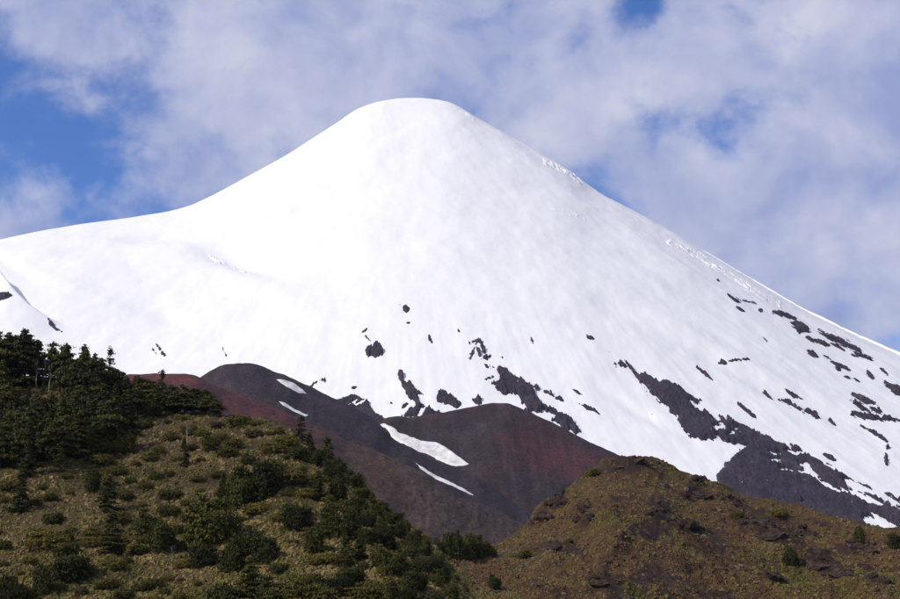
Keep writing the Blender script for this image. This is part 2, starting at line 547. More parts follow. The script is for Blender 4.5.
# dark rock showing through the snow. Each entry: label key, list of shapes; P polygon, S stroke(points, width), -P/-S snow left lying inside
SMALL_L = ('small dark rock speck poking through the smooth lower snowfield', 'small rocks in the lower snowfield')
SMALL_R = ('short dark rock strip showing through snow below the icefall ridge', 'rock strips below the icefall ridge')
SMALL_M = ('short dark rock streak in the open snow above the long lava ridge', 'rock streaks above the long lava ridge')
ROCKS = [
    (('rounded dark rock knob alone in the snowfield above the purple cinder cone', None),
     [('P', [(366, 349), (371, 345), (374, 341), (380, 341), (383, 347), (385, 351), (383, 355), (375, 357), (367, 354)]), ('S', [(383, 354), (387, 357)], 1.6)], 0.8),
    (SMALL_L, [('S', [(361.5, 332), (367, 328)], 2.0)], 0.5),
    (SMALL_L, [('S', [(365, 335), (370.5, 340)], 1.6)], 0.6),
    (SMALL_L, [('P', [(403, 305), (407, 307), (411, 307), (409, 311), (406, 313), (403, 310)])], 0.7),
    (SMALL_L, [('S', [(407, 322), (410, 322)], 1.6)], 0.4),
    (SMALL_L, [('S', [(429, 334), (430, 338), (432, 341)], 2.6)], 1.0),
    (SMALL_L, [('S', [(399, 305), (401, 304)], 1.5)], 0.3),
    (SMALL_L, [('S', [(352, 386), (357, 385)], 3.0)], 0.6),
    (SMALL_L, [('S', [(389, 400), (392, 401)], 2.2)], 0.6),
    (SMALL_L, [('S', [(458, 328), (459.5, 332)], 2.0)], 0.5),
    (SMALL_L, [('S', [(485, 361), (488, 364)], 2.4)], 0.6),
    (SMALL_L, [('S', [(502, 355), (504, 355.5)], 1.6)], 0.3),
    (SMALL_L, [('S', [(402.5, 405), (407, 401.5)], 3.0)], 0.5),
    (('forked dark rock sliver touching the crest of the purple cinder cone', None),
     [('P', [(309, 388), (315, 381), (320, 378), (325, 376), (326.5, 383), (321, 382), (313, 387)])], 1.3),
    (('dark rock face crossed by two slanting snow stripes behind the cinder cone', None),
     [('P', [(334, 400), (345, 395), (355, 392), (364, 397), (369, 400), (373, 409), (390, 420), (390, 430), (350, 415)]), ('-S', [(348.5, 404), (357, 397.5)], 2.8), ('-S', [(355, 404), (366, 398)], 2.2)], 0.8),
    (('branching dark rock ridge trailing down to the snowy saddle between the cinder cones', None),
     [('P', [(397, 372), (399, 367.5), (403, 368), (403, 378), (411, 381), (415, 387), (424, 392.5), (417, 392.5), (420, 400), (424, 404), (420, 410), (415, 416), (409, 414), (403, 414.5), (407, 410), (416, 402), (409, 395), (403, 386), (401, 379)]),
      ('P', [(414, 421), (421, 412), (428, 405), (437, 410), (441, 412), (432, 416), (424, 421)])], 1.1),
    (('dark wedge of rock in the snow just above the broad maroon cinder cone', None),
     [('P', [(436, 395), (440, 388), (442, 388), (447, 391), (457, 397), (461, 400), (458, 405), (452, 402), (444, 402), (437, 399)])], 1.1),
    (('small ragged rock directly above the crest of the broad maroon cinder cone', None),
     [('P', [(470, 397), (476, 395.5), (482, 396), (482, 403), (476, 401)])], 1.0),
    (('arched cluster of rocks like a wishbone at the head of a lava wedge', None),
     [('S', [(470.5, 342), (476, 339.5), (480.5, 341.5), (484.5, 350)], 3.4), ('S', [(476, 343), (473, 350), (470, 357)], 3.2), ('S', [(477, 346), (479, 352)], 2.2), ('S', [(484, 355), (490, 354.5)], 3.4)], 1.2),
    (('large dark triangular lava wedge running down behind the broad maroon cinder cone', None),
     [('P', [(490, 361), (496, 364), (503, 364), (512, 371), (525, 378), (535, 383), (553, 391), (560, 393), (566, 397), (563, 399), (556, 397.5), (552, 392.5), (540, 387.5), (527, 381.5), (533, 387), (539, 395), (545, 402), (552, 407), (558, 411), (566, 414.5), (574, 420), (582, 430), (590, 434.5), (576, 432), (562, 427), (551, 419.5), (558, 414), (545, 410.5), (535, 411), (527, 407), (521, 402), (519, 395), (513, 390), (505, 393), (498, 388), (493, 384), (495, 378), (499, 372), (494, 365)]),
      ('S', [(483, 377.5), (490, 374), (497, 371)], 2.4), ('S', [(490, 381), (496, 379)], 2.6), ('S', [(520, 408), (530, 413), (538, 420)], 3.0)], 1.5),
    (SMALL_M, [('S', [(572.5, 387), (582, 393)], 1.9)], 0.5),
    (SMALL_M, [('S', [(579.5, 402), (586, 406), (593, 409), (600, 413.5)], 2.3)], 0.8),
    (SMALL_M, [('S', [(531, 337), (533, 343)], 1.6)], 0.5),
    (SMALL_M, [('S', [(587.5, 339), (593, 341)], 3.2)], 0.9),
    (SMALL_M, [('S', [(609, 353)], 2.2)], 0.3),
    (SMALL_M, [('S', [(652, 412)], 2.4)], 0.4),
    (SMALL_M, [('S', [(697, 367.5), (705, 373), (713, 380)], 3.0)], 1.1),
    (SMALL_M, [('S', [(719, 361.5), (727, 362)], 3.4), ('S', [(728, 362), (750, 362.5)], 1.8)], 0.9),
    (SMALL_M, [('S', [(738, 404), (746, 409), (756, 417)], 2.6)], 0.8),
    (('long purple-black lava ridge widening into a dark apron behind the brown hill', None),
     [('P', [(615, 364), (619, 360), (626, 363), (632, 368), (636, 371), (645, 374), (654, 380), (662, 382), (675, 386), (685, 391), (695, 398), (702, 401), (697, 404), (690, 399.5), (687, 402), (695, 408), (705, 412), (720, 419), (735, 424.5), (745, 424.5), (755, 431), (768, 437), (780, 442.5), (801, 449), (795, 452.5), (786, 451.5), (800, 454.5), (815, 459.5), (831, 467), (824, 467.5), (842, 476), (870, 491), (905, 505), (980, 540), (980, 575), (905, 560), (780, 520), (718, 492), (716, 478), (722, 470), (735, 459), (749, 446), (731, 443.5), (726, 445), (718, 438.5), (712, 440.5), (705, 442.5), (690, 438), (684, 431), (680, 424), (677, 418), (671, 414), (668, 407), (660, 402), (656, 398), (648, 393), (643, 386), (637, 377), (630, 370), (619, 367)]),
      ('-P', [(713, 426), (718, 424.5), (725, 426), (725, 431), (717, 432.5)]), ('-S', [(728, 438.5), (733, 433), (738.5, 428.5)], 3.2), ('-S', [(771, 452.5), (780, 454)], 1.5), ('-S', [(770, 460), (779, 461)], 3.4),
      ('-P', [(797, 462), (802, 464), (809, 465), (811, 470), (817, 476), (821, 483.5), (808, 478), (795, 473), (781, 470), (793, 470), (802, 470)]),
      ('-S', [(818, 482), (840, 492), (862, 499), (880, 507), (905, 515)], 3.0), ('-P', [(842, 483), (848, 481), (862, 487), (880, 496), (905, 507), (905, 510), (880, 502), (860, 494), (850, 491)]),
      ('-S', [(803.5, 501), (804.5, 501)], 3.0), ('-P', [(863, 521), (869, 516.5), (878, 518.5), (890, 524), (905, 534), (905, 548), (880, 536)])], 1.8),
    (SMALL_M, [('S', [(823, 455), (836, 460.5)], 3.6)], 0.8),
    (('large dark rock lens high on the flank beneath the sharp icefall ridge', None),
     [('P', [(790.5, 323), (796, 321.5), (803, 324), (808, 328), (810.5, 335), (804, 334), (799, 335.5), (795, 331)])], 1.0),
    (('long stepped rock band just under the skyline of the steep flank', None),
     [('S', [(819, 331), (828, 337), (835, 341), (848, 348), (860, 354)], 3.2), ('S', [(838, 340), (859, 351)], 1.9), ('S', [(853, 356), (871, 362)], 2.8)], 1.2),
    (('toothed black rock rib descending across snow to the bare gully', None),
     [('S', [(853, 393), (864, 399), (875, 403.5)], 3.4), ('S', [(851, 399), (860, 405), (870, 411)], 3.8), ('S', [(870, 407), (880, 412)], 3.2), ('S', [(852, 412), (863, 414), (875, 417), (890, 418), (912, 424)], 4.4), ('S', [(877, 405), (882, 413)], 2.8)], 1.3),
    (('ragged zigzag chain of rocks across the middle of the steep flank', None),
     [('S', [(765, 390), (771, 397)], 3.0), ('S', [(778, 396), (787, 400), (795, 404), (805, 411)], 3.2), ('S', [(803, 410), (816, 409)], 4.2), ('S', [(813, 415), (819, 416)], 3.4)], 1.4),
    (('thin dark rock stroke above the zigzag chain of rocks', None), [('S', [(786, 389.5), (792, 392), (804, 397)], 2.9)], 1.0),
    (('curving thread of rock below the toothed rib', None), [('S', [(861, 422), (875, 430), (881, 435), (887, 440.5)], 2.2)], 0.8),
    (('upright sliver of rock below the curving rock thread', None), [('S', [(887, 447), (888, 448)], 3.4), ('S', [(886, 453), (886, 459), (887, 466)], 3.2)], 0.9),
    (SMALL_R, [('S', [(773, 313), (784, 316), (796, 320)], 3.4)], 1.2),
    (SMALL_R, [('S', [(806, 338), (813, 342)], 3.2)], 1.0),
    (SMALL_R, [('S', [(814, 341), (829, 347)], 3.6)], 1.0),
    (SMALL_R, [('S', [(831, 345), (844, 352)], 2.8)], 1.0),
    (SMALL_R, [('S', [(808, 351.5), (817, 356.5)], 4.0)], 0.9),
    (SMALL_R, [('S', [(822, 354), (831, 359)], 2.2)], 0.8),
    (SMALL_R, [('S', [(832, 361), (840, 365), (850, 369)], 4.0), ('S', [(836, 367), (840, 369)], 3.4)], 1.2),
    (SMALL_R, [('S', [(867, 370), (873, 378)], 4.4)], 1.0),
    (SMALL_R, [('S', [(880, 370), (888, 376)], 2.2)], 0.8),
    (SMALL_R, [('S', [(885, 382), (896, 391), (906, 396)], 5.0), ('S', [(893, 384), (902, 388)], 2.2)], 1.2),
    (SMALL_R, [('S', [(728, 296), (734, 301), (740, 303)], 3.2)], 1.0),
    (SMALL_R, [('S', [(736, 308), (744, 312.5)], 3.8)], 1.1),
    (SMALL_R, [('S', [(743, 301.5), (756, 304)], 1.7)], 0.8),
    (SMALL_R, [('S', [(759, 310), (763, 312)], 2.2)], 0.6),
    (SMALL_R, [('S', [(763, 338), (767.5, 342)], 1.7)], 0.5),
    (SMALL_R, [('S', [(829, 417), (835, 422.5)], 2.8)], 0.8),
    (SMALL_R, [('S', [(844, 376), (850, 378)], 1.7)], 0.5),
    (SMALL_R, [('S', [(853, 377), (860, 381)], 1.8)], 0.5),
    (SMALL_R, [('S', [(717, 280), (719, 282)], 2.0)], 0.5),
    (SMALL_R, [('S', [(750, 413), (756, 417)], 2.4)], 0.7),
    (('pair of small dark rocks on smooth snow above the conifer wood', None), [('S', [(152, 347), (157, 353.5)], 2.2), ('S', [(156, 342.5), (161, 350)], 3.2), ('S', [(161, 352), (165, 356)], 2.0)], 0.9),
    (('thin comma-shaped rock above the reddish cinder slope', None), [('S', [(222.5, 346), (223, 351), (226, 356)], 1.7), ('S', [(225, 356), (226, 357)], 3.0)], 0.4),
    (('dark rock blade beside the wind-carved snow lip', None), [('P', [(-12, 305), (0, 305.5), (8, 306), (11, 308), (0, 310), (-12, 311)])], 0.6),
    (('curved dark rock sickle in snow just above the treetops', None), [('S', [(48.5, 321), (51, 324), (55, 326.5), (62, 328.5)], 2.8)], 0.4),
    (('tiny black rock stub on the shaded snow lip', None), [('S', [(15, 293), (15, 298)], 2.4)], 0.3),
]


def build_rocks():
    for (label, group), shapes, rag in ROCKS:
        pts = [p for s in shapes if s[0][0] != '-' for p in s[1]]
        x0, x1 = min(p[0] for p in pts) - 6, max(p[0] for p in pts) + 6
        y0, y1 = min(p[1] for p in pts) - 6, max(p[1] for p in pts) + 6
        big = (x1 - x0) * (y1 - y0)
        st = 0.34 if big < 3000 else (0.5 if big < 12000 else 0.7)
        px, py = np.meshgrid(np.arange(x0, x1, st), np.arange(y0, y1, st))
        sd = np.full(px.shape, -1e9); neg = np.full(px.shape, -1e9)
        for s in shapes:
            if s[0][-1] == 'P': v = poly_sd(px, py, s[1])
            else:
                d, f = seg_dist(px, py, s[1])
                w = s[2] * (0.62 + 0.55 * np.sin(np.pi * f) * (len(s[1]) > 1) + 0.2 * (len(s[1]) == 1)) / 2
                v = w - d
            if s[0][0] == '-': neg = np.maximum(neg, v)
            else: sd = np.maximum(sd, v)
        sd = np.minimum(sd, -neg)
        X, Y, Z = volcano_point(px, py)
        if group: rag = rag * 0.55
        th = np.arctan2(X - XA, D_V - Y); rho = np.hypot(X - XA, Y - D_V)
        sd = sd - 0.15 + (0.3 + rag) * (1.0 * fbm(X / 15, Y / 24, 4, 77, 0.7) + 0.8 * fbm(X / 4.2, Y / 7, 2, 79)) + (0.25 + rag) * 1.9 * fbm(th * 330, rho / 95, 3, 81, 0.6)
        h = np.clip(sd, -2.2, 3.0)
        H = h * 2.1 + np.clip(sd, 0, 2) * (3.6 * fbm(X / 22, Y / 32, 5, 83, 0.65) + 0.5)
        P = np.stack([X, Y, Z + H], -1).reshape(-1, 3)
        F4 = grid_faces(*px.shape)
        keep = (sd > -1.9).reshape(-1)[F4].all(1)
        F4 = F4[keep]
        if not len(F4): continue
        used = np.unique(F4); remap = np.zeros(len(P), int); remap[used] = np.arange(len(used))
        P = P[used]; c = P.mean(0)
        me = mesh_np('rock_outcrop', P - c, remap[F4])
        obj('rock_outcrop', me, M_LAVA, loc=tuple(c), label=label, cat='rock outcrop', group=group)


build_rocks()

# crevassed ice: broken blocks standing out of the smooth snow
ICE = [([(546, 161), (560, 168), (572, 175), (581, 182)], 8, 8.0, 'jagged icefall notching the skyline of the steep flank'),
       ([(670, 242), (700, 258), (740, 283), (778, 305)], 9, 7.0, 'long band of broken ice blocks under the steep skyline'),
       ([(212, 253), (226, 257), (242, 263)], 11, 7.5, 'crevassed ice patch in the shallow snow hollow'),
       ([(546, 210), (566, 214), (586, 220)], 6, 5.5, 'small icefall on the open upper flank'),
       ([(296, 283), (304, 284)], 5, 6.0, 'tiny ice cliff downhill of the crevassed hollow'),
       ([(461, 111), (476, 121)], 5, 5.0, 'small ice step beside the summit dome'),
       ([(370, 113), (392, 116)], 5, 2.5, 'faint wrinkled ice just under the summit dome')]


def build_ice():
    for pts, wd, amp, label in ICE:
        x0, x1 = min(p[0] for p in pts) - wd, max(p[0] for p in pts) + wd
        y0, y1 = min(p[1] for p in pts) - wd, max(p[1] for p in pts) + wd
        px, py = np.meshgrid(np.arange(x0, x1, 0.45), np.arange(y0, y1, 0.35))
        d, f = seg_dist(px, py, pts)
        inside = py > vsil(px) + 0.3
        X, Y, Z = volcano_point(px, py)
        sd = wd / 2 - d + 3.4 * fbm(X / 26, Y / 40, 3, 171)
        edge = sm(sd, -0.8, 4.0)
        blocks = ridged(X / 30 + Y / 60, Y / 44, 4, 173, 0.6)
        H = -1.2 + edge * (amp * 1.35 * np.clip(blocks - 0.2, -0.8, 1) + 1.2)
        P = np.stack([X, Y, Z + H], -1).reshape(-1, 3)
        F4 = grid_faces(*px.shape); F4 = F4[((sd > -0.9) & inside).reshape(-1)[F4].all(1)]
        used = np.unique(F4); remap = np.zeros(len(P), int); remap[used] = np.arange(len(used))
        P = P[used]; c = P.mean(0)
        obj('icefall', mesh_np('icefall', P - c, remap[F4]), M_SNOW, loc=tuple(c), label=label, cat='icefall')


build_ice()


# ------------------------------------------------------------------ terrain sheets: cinder cones and near hills
class Sheet:
    """a hillside: crest traced as a skyline, each column falling towards the viewer at slope s from a crest at distance yr"""
    def __init__(self, sil, yr, slope, disp, bot=640.0, rnd=0.03):
        self.sil = XS(sil); self.yr = XS(yr); self.slope = XS(slope); self.disp = disp; self.bot = bot; self.rnd = rnd

    def crest(self, px):
        p = 0
        for d in (-6, -3, 0, 3, 6): p = p + np.interp(np.asarray(px, float) + d, *self.sil) / 5
        return p

    def base(self, px, py):
        px = np.asarray(px, float); py = np.asarray(py, float)
        cr = self.crest(px)
        a, e = pix(px, py); _, er = pix(px, cr)
        yr = s = 0
        for d in (-50, -34, -18, 0, 18, 34, 50):
            yr = yr + np.interp(px + d, *self.yr) / 7; s = s + np.interp(px + d, *self.slope) / 7
        Y = yr * (s - er) / (s - np.minimum(e, er))
        t = np.clip((py - cr) / 120.0, 0, 1)
        Y = Y - self.rnd * yr * np.sqrt(t) * (1 - t * 0.6)
        return a * Y, Y, e * Y + EYE

    def point(self, px, py):
        X, Y, Z = self.base(px, py)
        return X, Y, Z + self.disp(X, Y, px, py)


    def build(self, name, px0, px1, dpx, nr, mat, label, power=1.0, col=None, rock=None, back=(6, 20, 60, 160), kind='structure', fall=0.45):
        cols = np.arange(px0, px1, dpx)
        cr = self.crest(cols)
        t = (np.linspace(0, 1, nr) ** power)[:, None]
        PX = np.repeat(cols[None], nr, 0); PY = cr[None] + t * (self.bot - cr[None])
        X, Y, Z = self.point(PX, PY)
        rows = [np.stack([X[0], Y[0] + k, np.maximum(Z[0] - fall * k * k / (k + back[1]), -6)], -1) for k in back[::-1]]
        P = np.concatenate([np.array(rows), np.stack([X, Y, Z], -1)], 0)
        me = mesh_np(name, P.reshape(-1, 3), grid_faces(*P.shape[:2]))
        pad = lambda A: np.concatenate([np.repeat(A[:1], len(back), 0), A], 0)
        if col is not None:
            st = fbm(X / 7, Y / 75, 4, 167, 0.6)                # scree runs down the fall line
            c = col(PX, PY, X, Y) * (1 + 0.55 * st)[..., None]; set_col(me, pad(c).reshape(-1, 3))
        if rock is not None:
            set_val(me, pad(rock(PX, PY, X, Y)).reshape(-1), 'rock')
        return obj(name, me, mat, label=label, kind=kind)


def lerp(a, b, t):
    return np.asarray(a)[None, None] * (1 - t[..., None]) + np.asarray(b)[None, None] * t[..., None]


def mixv(a, b, t):
    return a * (1 - t[..., None]) + np.asarray(b) * t[..., None]


# broad maroon cinder cone, behind
d_c2 = lambda X, Y, px, py: 4.0 * fbm(X / 90, Y / 90, 3, 41) + 1.2 * fbm(X / 20, Y / 28, 4, 43, 0.6) + 1.3 * fbm(X / 16, Y / 140, 3, 165)
CONE_B = Sheet([(250, 470), (330, 440), (370, 421), (400, 417), (430, 414), (460, 409), (480, 405), (495, 403.5), (510, 405), (530, 413), (560, 427), (590, 441), (620, 454), (680, 484), (760, 520), (860, 560)],
               [(250, 1750), (495, 1900), (860, 1750)], [(250, 0.5), (860, 0.5)], d_c2)


def col_b(PX, PY, X, Y):
    slate = np.array((0.042, 0.033, 0.038)); maroon = np.array((0.082, 0.030, 0.031)); brown = np.array((0.078, 0.048, 0.036))
    n = fbm(X / 120, Y / 120, 4, 47)
    c = np.broadcast_to(slate, PX.shape + (3,)).copy()
    c = mixv(c, maroon, np.clip(sm(PX + 50 * n, 480, 540) * sm(PY + 12 * n, 405, 440) * (1 - sm(PY, 470, 500)), 0, 1))
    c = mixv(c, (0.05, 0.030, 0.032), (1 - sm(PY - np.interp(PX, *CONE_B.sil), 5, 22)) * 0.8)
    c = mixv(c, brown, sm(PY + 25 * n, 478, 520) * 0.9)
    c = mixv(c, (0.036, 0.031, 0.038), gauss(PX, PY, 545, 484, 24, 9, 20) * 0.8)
    return c


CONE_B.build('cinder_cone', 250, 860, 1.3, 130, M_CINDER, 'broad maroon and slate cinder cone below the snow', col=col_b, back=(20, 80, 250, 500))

# dark purple cinder cone
d_c1 = lambda X, Y, px, py: 2.6 * fbm(X / 70, Y / 70, 3, 51) + 1.0 * fbm(X / 18, Y / 26, 4, 53, 0.6) + 1.3 * fbm(X / 16, Y / 140, 3, 165)
CONE_A = Sheet([(140, 420), (180, 393), (203, 377), (218, 368), (232, 364), (245, 363.5), (256, 365), (280, 374), (330, 396), (360, 411), (377, 423), (388, 436), (400, 445), (415, 451), (442, 462), (456, 467), (480, 478), (520, 507), (600, 560)],
               [(140, 1420), (240, 1520), (600, 1500)], [(140, 0.5), (600, 0.5)], d_c1)


def col_a(PX, PY, X, Y):
    n = fbm(X / 100, Y / 100, 4, 57)
    c = np.broadcast_to(np.array((0.044, 0.032, 0.040)), PX.shape + (3,)).copy()
    c = mixv(c, (0.070, 0.034, 0.034), sm(PY + 18 * n - (PX - 240) * 0.45, 385, 410) * 0.7)
    c = mixv(c, (0.05, 0.045, 0.04), sm(n, 0.15, 0.5) * 0.5)
    return c


CONE_A.build('cinder_cone', 140, 600, 1.2, 110, M_CINDER, 'smooth dark purple cinder cone with small snow patches', col=col_a, back=(20, 80, 250, 500))

# reddish-brown slope in front of the cones
d_c0 = lambda X, Y, px, py: 2.5 * fbm(X / 60, Y / 60, 4, 61) + 1.5 * fbm(X / 14, Y / 20, 3, 63) + 0.8 * ridged(X / 5, Y / 8, 2, 65) * sm(np.asarray(px, float), 300, 400)
CONE_R = Sheet([(60, 372), (120, 373), (160, 373), (180, 372.5), (198, 375), (215, 384), (240, 394), (265, 404), (300, 420), (345, 440), (380, 454), (405, 464), (440, 482), (475, 499), (520, 521), (560, 541), (640, 580)],
               [(60, 1150), (200, 1200), (640, 1050)], [(60, 0.45), (640, 0.42)], d_c0)


def col_r(PX, PY, X, Y):
    n = fbm(X / 80, Y / 80, 4, 67)
    c = np.broadcast_to(np.array((0.098, 0.034, 0.031)), PX.shape + (3,)).copy()
    c = mixv(c, (0.064, 0.040, 0.030), sm(PX + 60 * n, 270, 350))
    c = mixv(c, (0.058, 0.042, 0.036), sm(PX + 50 * n, 380, 450))
    c = mixv(c, (0.092, 0.068, 0.056), sm(fbm(X / 40, Y / 70, 4, 68), 0.1, 0.45) * sm(PX, 340, 400) * 0.7)
    c = mixv(c, (0.05, 0.028, 0.030), sm(n, 0.1, 0.45) * 0.6 * (PX < 330))
    c = mixv(c, (0.045, 0.038, 0.036), sm(fbm(X / 16, Y / 24, 3, 69), 0.25, 0.5) * sm(PX, 350, 400) * 0.6)
    return c


CONE_R.build('cinder_slope', 60, 640, 1.2, 110, M_CINDER, 'reddish brown cinder slope in front of the dark cones', col=col_r, back=(15, 60, 150, 260))


def snow_patch(sheet, poly, label, rag=0.6, thick=1.0, shrink=0.0):
    x0, x1 = min(p[0] for p in poly) - 3, max(p[0] for p in poly) + 3
    y0, y1 = min(p[1] for p in poly) - 3, max(p[1] for p in poly) + 3
    px, py = np.meshgrid(np.arange(x0, x1, 0.5), np.arange(y0, y1, 0.4))
    sd = poly_sd(px, py, poly)
    X, Y, Z = sheet.point(px, py)
    sd = sd - shrink + rag * fbm(X / 9, Y / 14, 3, 91)
    P = np.stack([X, Y, Z + np.clip(sd * 1.0, -2.0, 1.0) * thick + 0.3 + 0.25 * fbm(X / 12, Y / 16, 2, 93)], -1).reshape(-1, 3)
    F4 = grid_faces(*px.shape); F4 = F4[(sd > -1.6).reshape(-1)[F4].all(1)]
    used = np.unique(F4); remap = np.zeros(len(P), int); remap[used] = np.arange(len(used))
    P = P[used]; c = P.mean(0)
    obj('snow_patch', mesh_np('snow_patch', P - c, remap[F4]), M_OLD, loc=tuple(c), label=label, cat='snow patch')


snow_patch(CONE_B, [(379, 424), (384, 424.5), (395, 430), (410, 436), (425, 440.5), (437, 441.5), (452, 448), (463, 456), (469.5, 461.5), (464, 463.5), (456, 464), (442, 459.5), (428, 452.5), (415, 449), (402, 443.5), (392, 437), (387, 430)],
           'big white tongue of snow lying on the dark cinder saddle', 1.1, 1.0, 0.7)
snow_patch(CONE_A, [(277, 380), (284, 381.5), (294, 384.5), (303, 390), (306, 394), (299, 393.5), (289, 389.5), (281, 384)], 'oval snow patch near the crest of the purple cinder cone', 0.4)
snow_patch(CONE_A, [(279, 402.5), (286, 404.5), (296, 409.5), (309, 415), (306, 416), (293, 411), (283, 406.5)], 'thin white snow streak low on the purple cinder cone', 0.5, 1.0, 0.3)
snow_patch(CONE_A, [(409, 459.5), (415, 462), (428, 469.5), (440, 476), (455, 483.5), (476, 494.5), (473, 495.5), (452, 486), (436, 479.5), (421, 470.5)], 'long thin snow line along the edge of the brown slope', 1.3, 0.8, 1.0)

# ------------------------------------------------------------------ near hills
def d_left(X, Y, px, py):
    return (1.1 * fbm(X / 22, Y / 26, 3, 101) + 0.42 * fbm(X / 5.5, Y / 8, 3, 103) + 0.16 * ridged(X / 1.8, Y / 2.6, 2, 105))


HILL_L = Sheet([(-260, 340), (-100, 358), (0, 372), (50, 379), (90, 389), (130, 402), (180, 409), (220, 413), (250, 417), (275, 421), (295, 430), (312, 444), (330, 457), (345, 470), (365, 487), (385, 505), (402, 520), (418, 533), (432, 546), (445, 563), (458, 582), (475, 606), (500, 632), (540, 660)],
               [(-260, 350), (0, 330), (130, 310), (250, 290), (300, 275), (345, 255), (400, 235), (475, 205), (540, 190)],
               [(-260, 0.40), (250, 0.36), (345, 0.33), (475, 0.22), (540, 0.2)], d_left, bot=650.0, rnd=0.03)


ROCKY = [(700, 482, 14, 6, -25), (690, 488, 18, 4, -35), (690, 527, 20, 6, 8), (675, 530, 10, 5, 0), (755, 522, 28, 9, 12), (775, 535, 22, 8, 15), (815, 560, 26, 9, 10), (840, 575, 22, 9, 10),
         (770, 577, 14, 5, 0), (635, 465, 30, 7, 5), (560, 502, 16, 5, -35), (540, 515, 14, 6, -40), (655, 520, 10, 18, 30), (625, 540, 22, 4, -40), (600, 585, 12, 4, -20), (860, 548, 22, 6, 12),
         (880, 590, 20, 7, 5), (800, 530, 22, 5, 12), (730, 500, 20, 4, 12), (585, 520, 10, 6, -20), (560, 540, 16, 6, 0)]


def crag_mask(px, py):
    return np.clip(sum(gauss(np.asarray(px, float), np.asarray(py, float), *g) for g in ROCKY), 0, 1)


def d_right(X, Y, px, py):
    m = sm(np.asarray(py, float), 470, 600)
    k = sm(np.asarray(px, float), 500, 560)
    return (1.3 * fbm(X / 30, Y / 34, 3, 111) + k * (2.3 * np.clip(ridged(X / 19, Y / 24, 4, 113, 0.55), -0.2, 1) + 1.3 * crag_mask(px, py) * (0.5 + 1.1 * ridged(X / 4.5, Y / 6, 5, 119, 0.68))) + 0.75 * fbm(X / 5.0, Y / 7, 4, 115, 0.6) + 0.2 * ridged(X / 1.7, Y / 2.3, 2, 117)) - 1.0


HILL_R = Sheet([(330, 552), (400, 549), (440, 549), (480, 546), (500, 537), (520, 524), (535, 511), (552, 497), (570, 484), (585, 474), (598, 464), (612, 457.5), (630, 456), (645, 458), (670, 465), (690, 471), (720, 480), (750, 490), (780, 499), (810, 507), (840, 514), (862, 519), (885, 523), (920, 530), (1000, 548), (1150, 580)],
               [(330, 330), (440, 350), (520, 385), (600, 430), (760, 430), (900, 400), (1150, 380)],
               [(330, 0.22), (470, 0.22), (560, 0.33), (650, 0.36), (900, 0.32), (1150, 0.30)], d_right, bot=650.0, rnd=0.03)

def rock_right(PX, PY, X, Y):
    n = fbm(X / 7, Y / 10, 4, 121, 0.6)
    r = sum(gauss(PX, PY, *g) for g in ROCKY)
    base = sm(ridged(X / 17, Y / 22, 4, 113, 0.55), 0.25, 0.6) * sm(PX, 500, 560) * 0.55
    return np.clip(sm(np.clip(r, 0, 1) + base + 0.55 * n, 0.42, 0.72), 0, 1)


def rock_left(PX, PY, X, Y):
    return sm(fbm(X / 5, Y / 8, 4, 131, 0.6), 0.28, 0.5) * 0.55


HILL_L.build('near_hill', -140, 540, 1.1, 250, M_HEATH, 'heath covered hillside with scattered shrubs', rock=rock_left, back=(4, 14, 40, 110))
HILL_R.build('far_hill', 330, 1080, 1.1, 190, M_MOOR, 'brown mossy hill with dark crags', rock=rock_right, back=(5, 18, 50, 140))


def build_ground():
    rad = np.concatenate([np.linspace(0.5, 120, 24), np.geomspace(140, 30000, 60)])
    th = np.linspace(0, 2 * np.pi, 145)
    R, T = np.meshgrid(rad[::-1], th, indexing='ij')
    X, Y = R * np.sin(T), R * np.cos(T)
    Z = 0.10 * fbm(X / 14, Y / 14, 3, 141) * np.clip(R / 10, 0, 1) - 1.2 * sm(R, 60, 160) - 3.0 * sm(R, 300, 1500)
    me = mesh_np('ground', np.stack([X, Y, Z], -1).reshape(-1, 3), grid_faces(*R.shape))
    set_val(me, np.zeros(R.size), 'rock')
    obj('ground', me, M_GROUND, label='valley floor of dry heath', kind='structure')


build_ground()

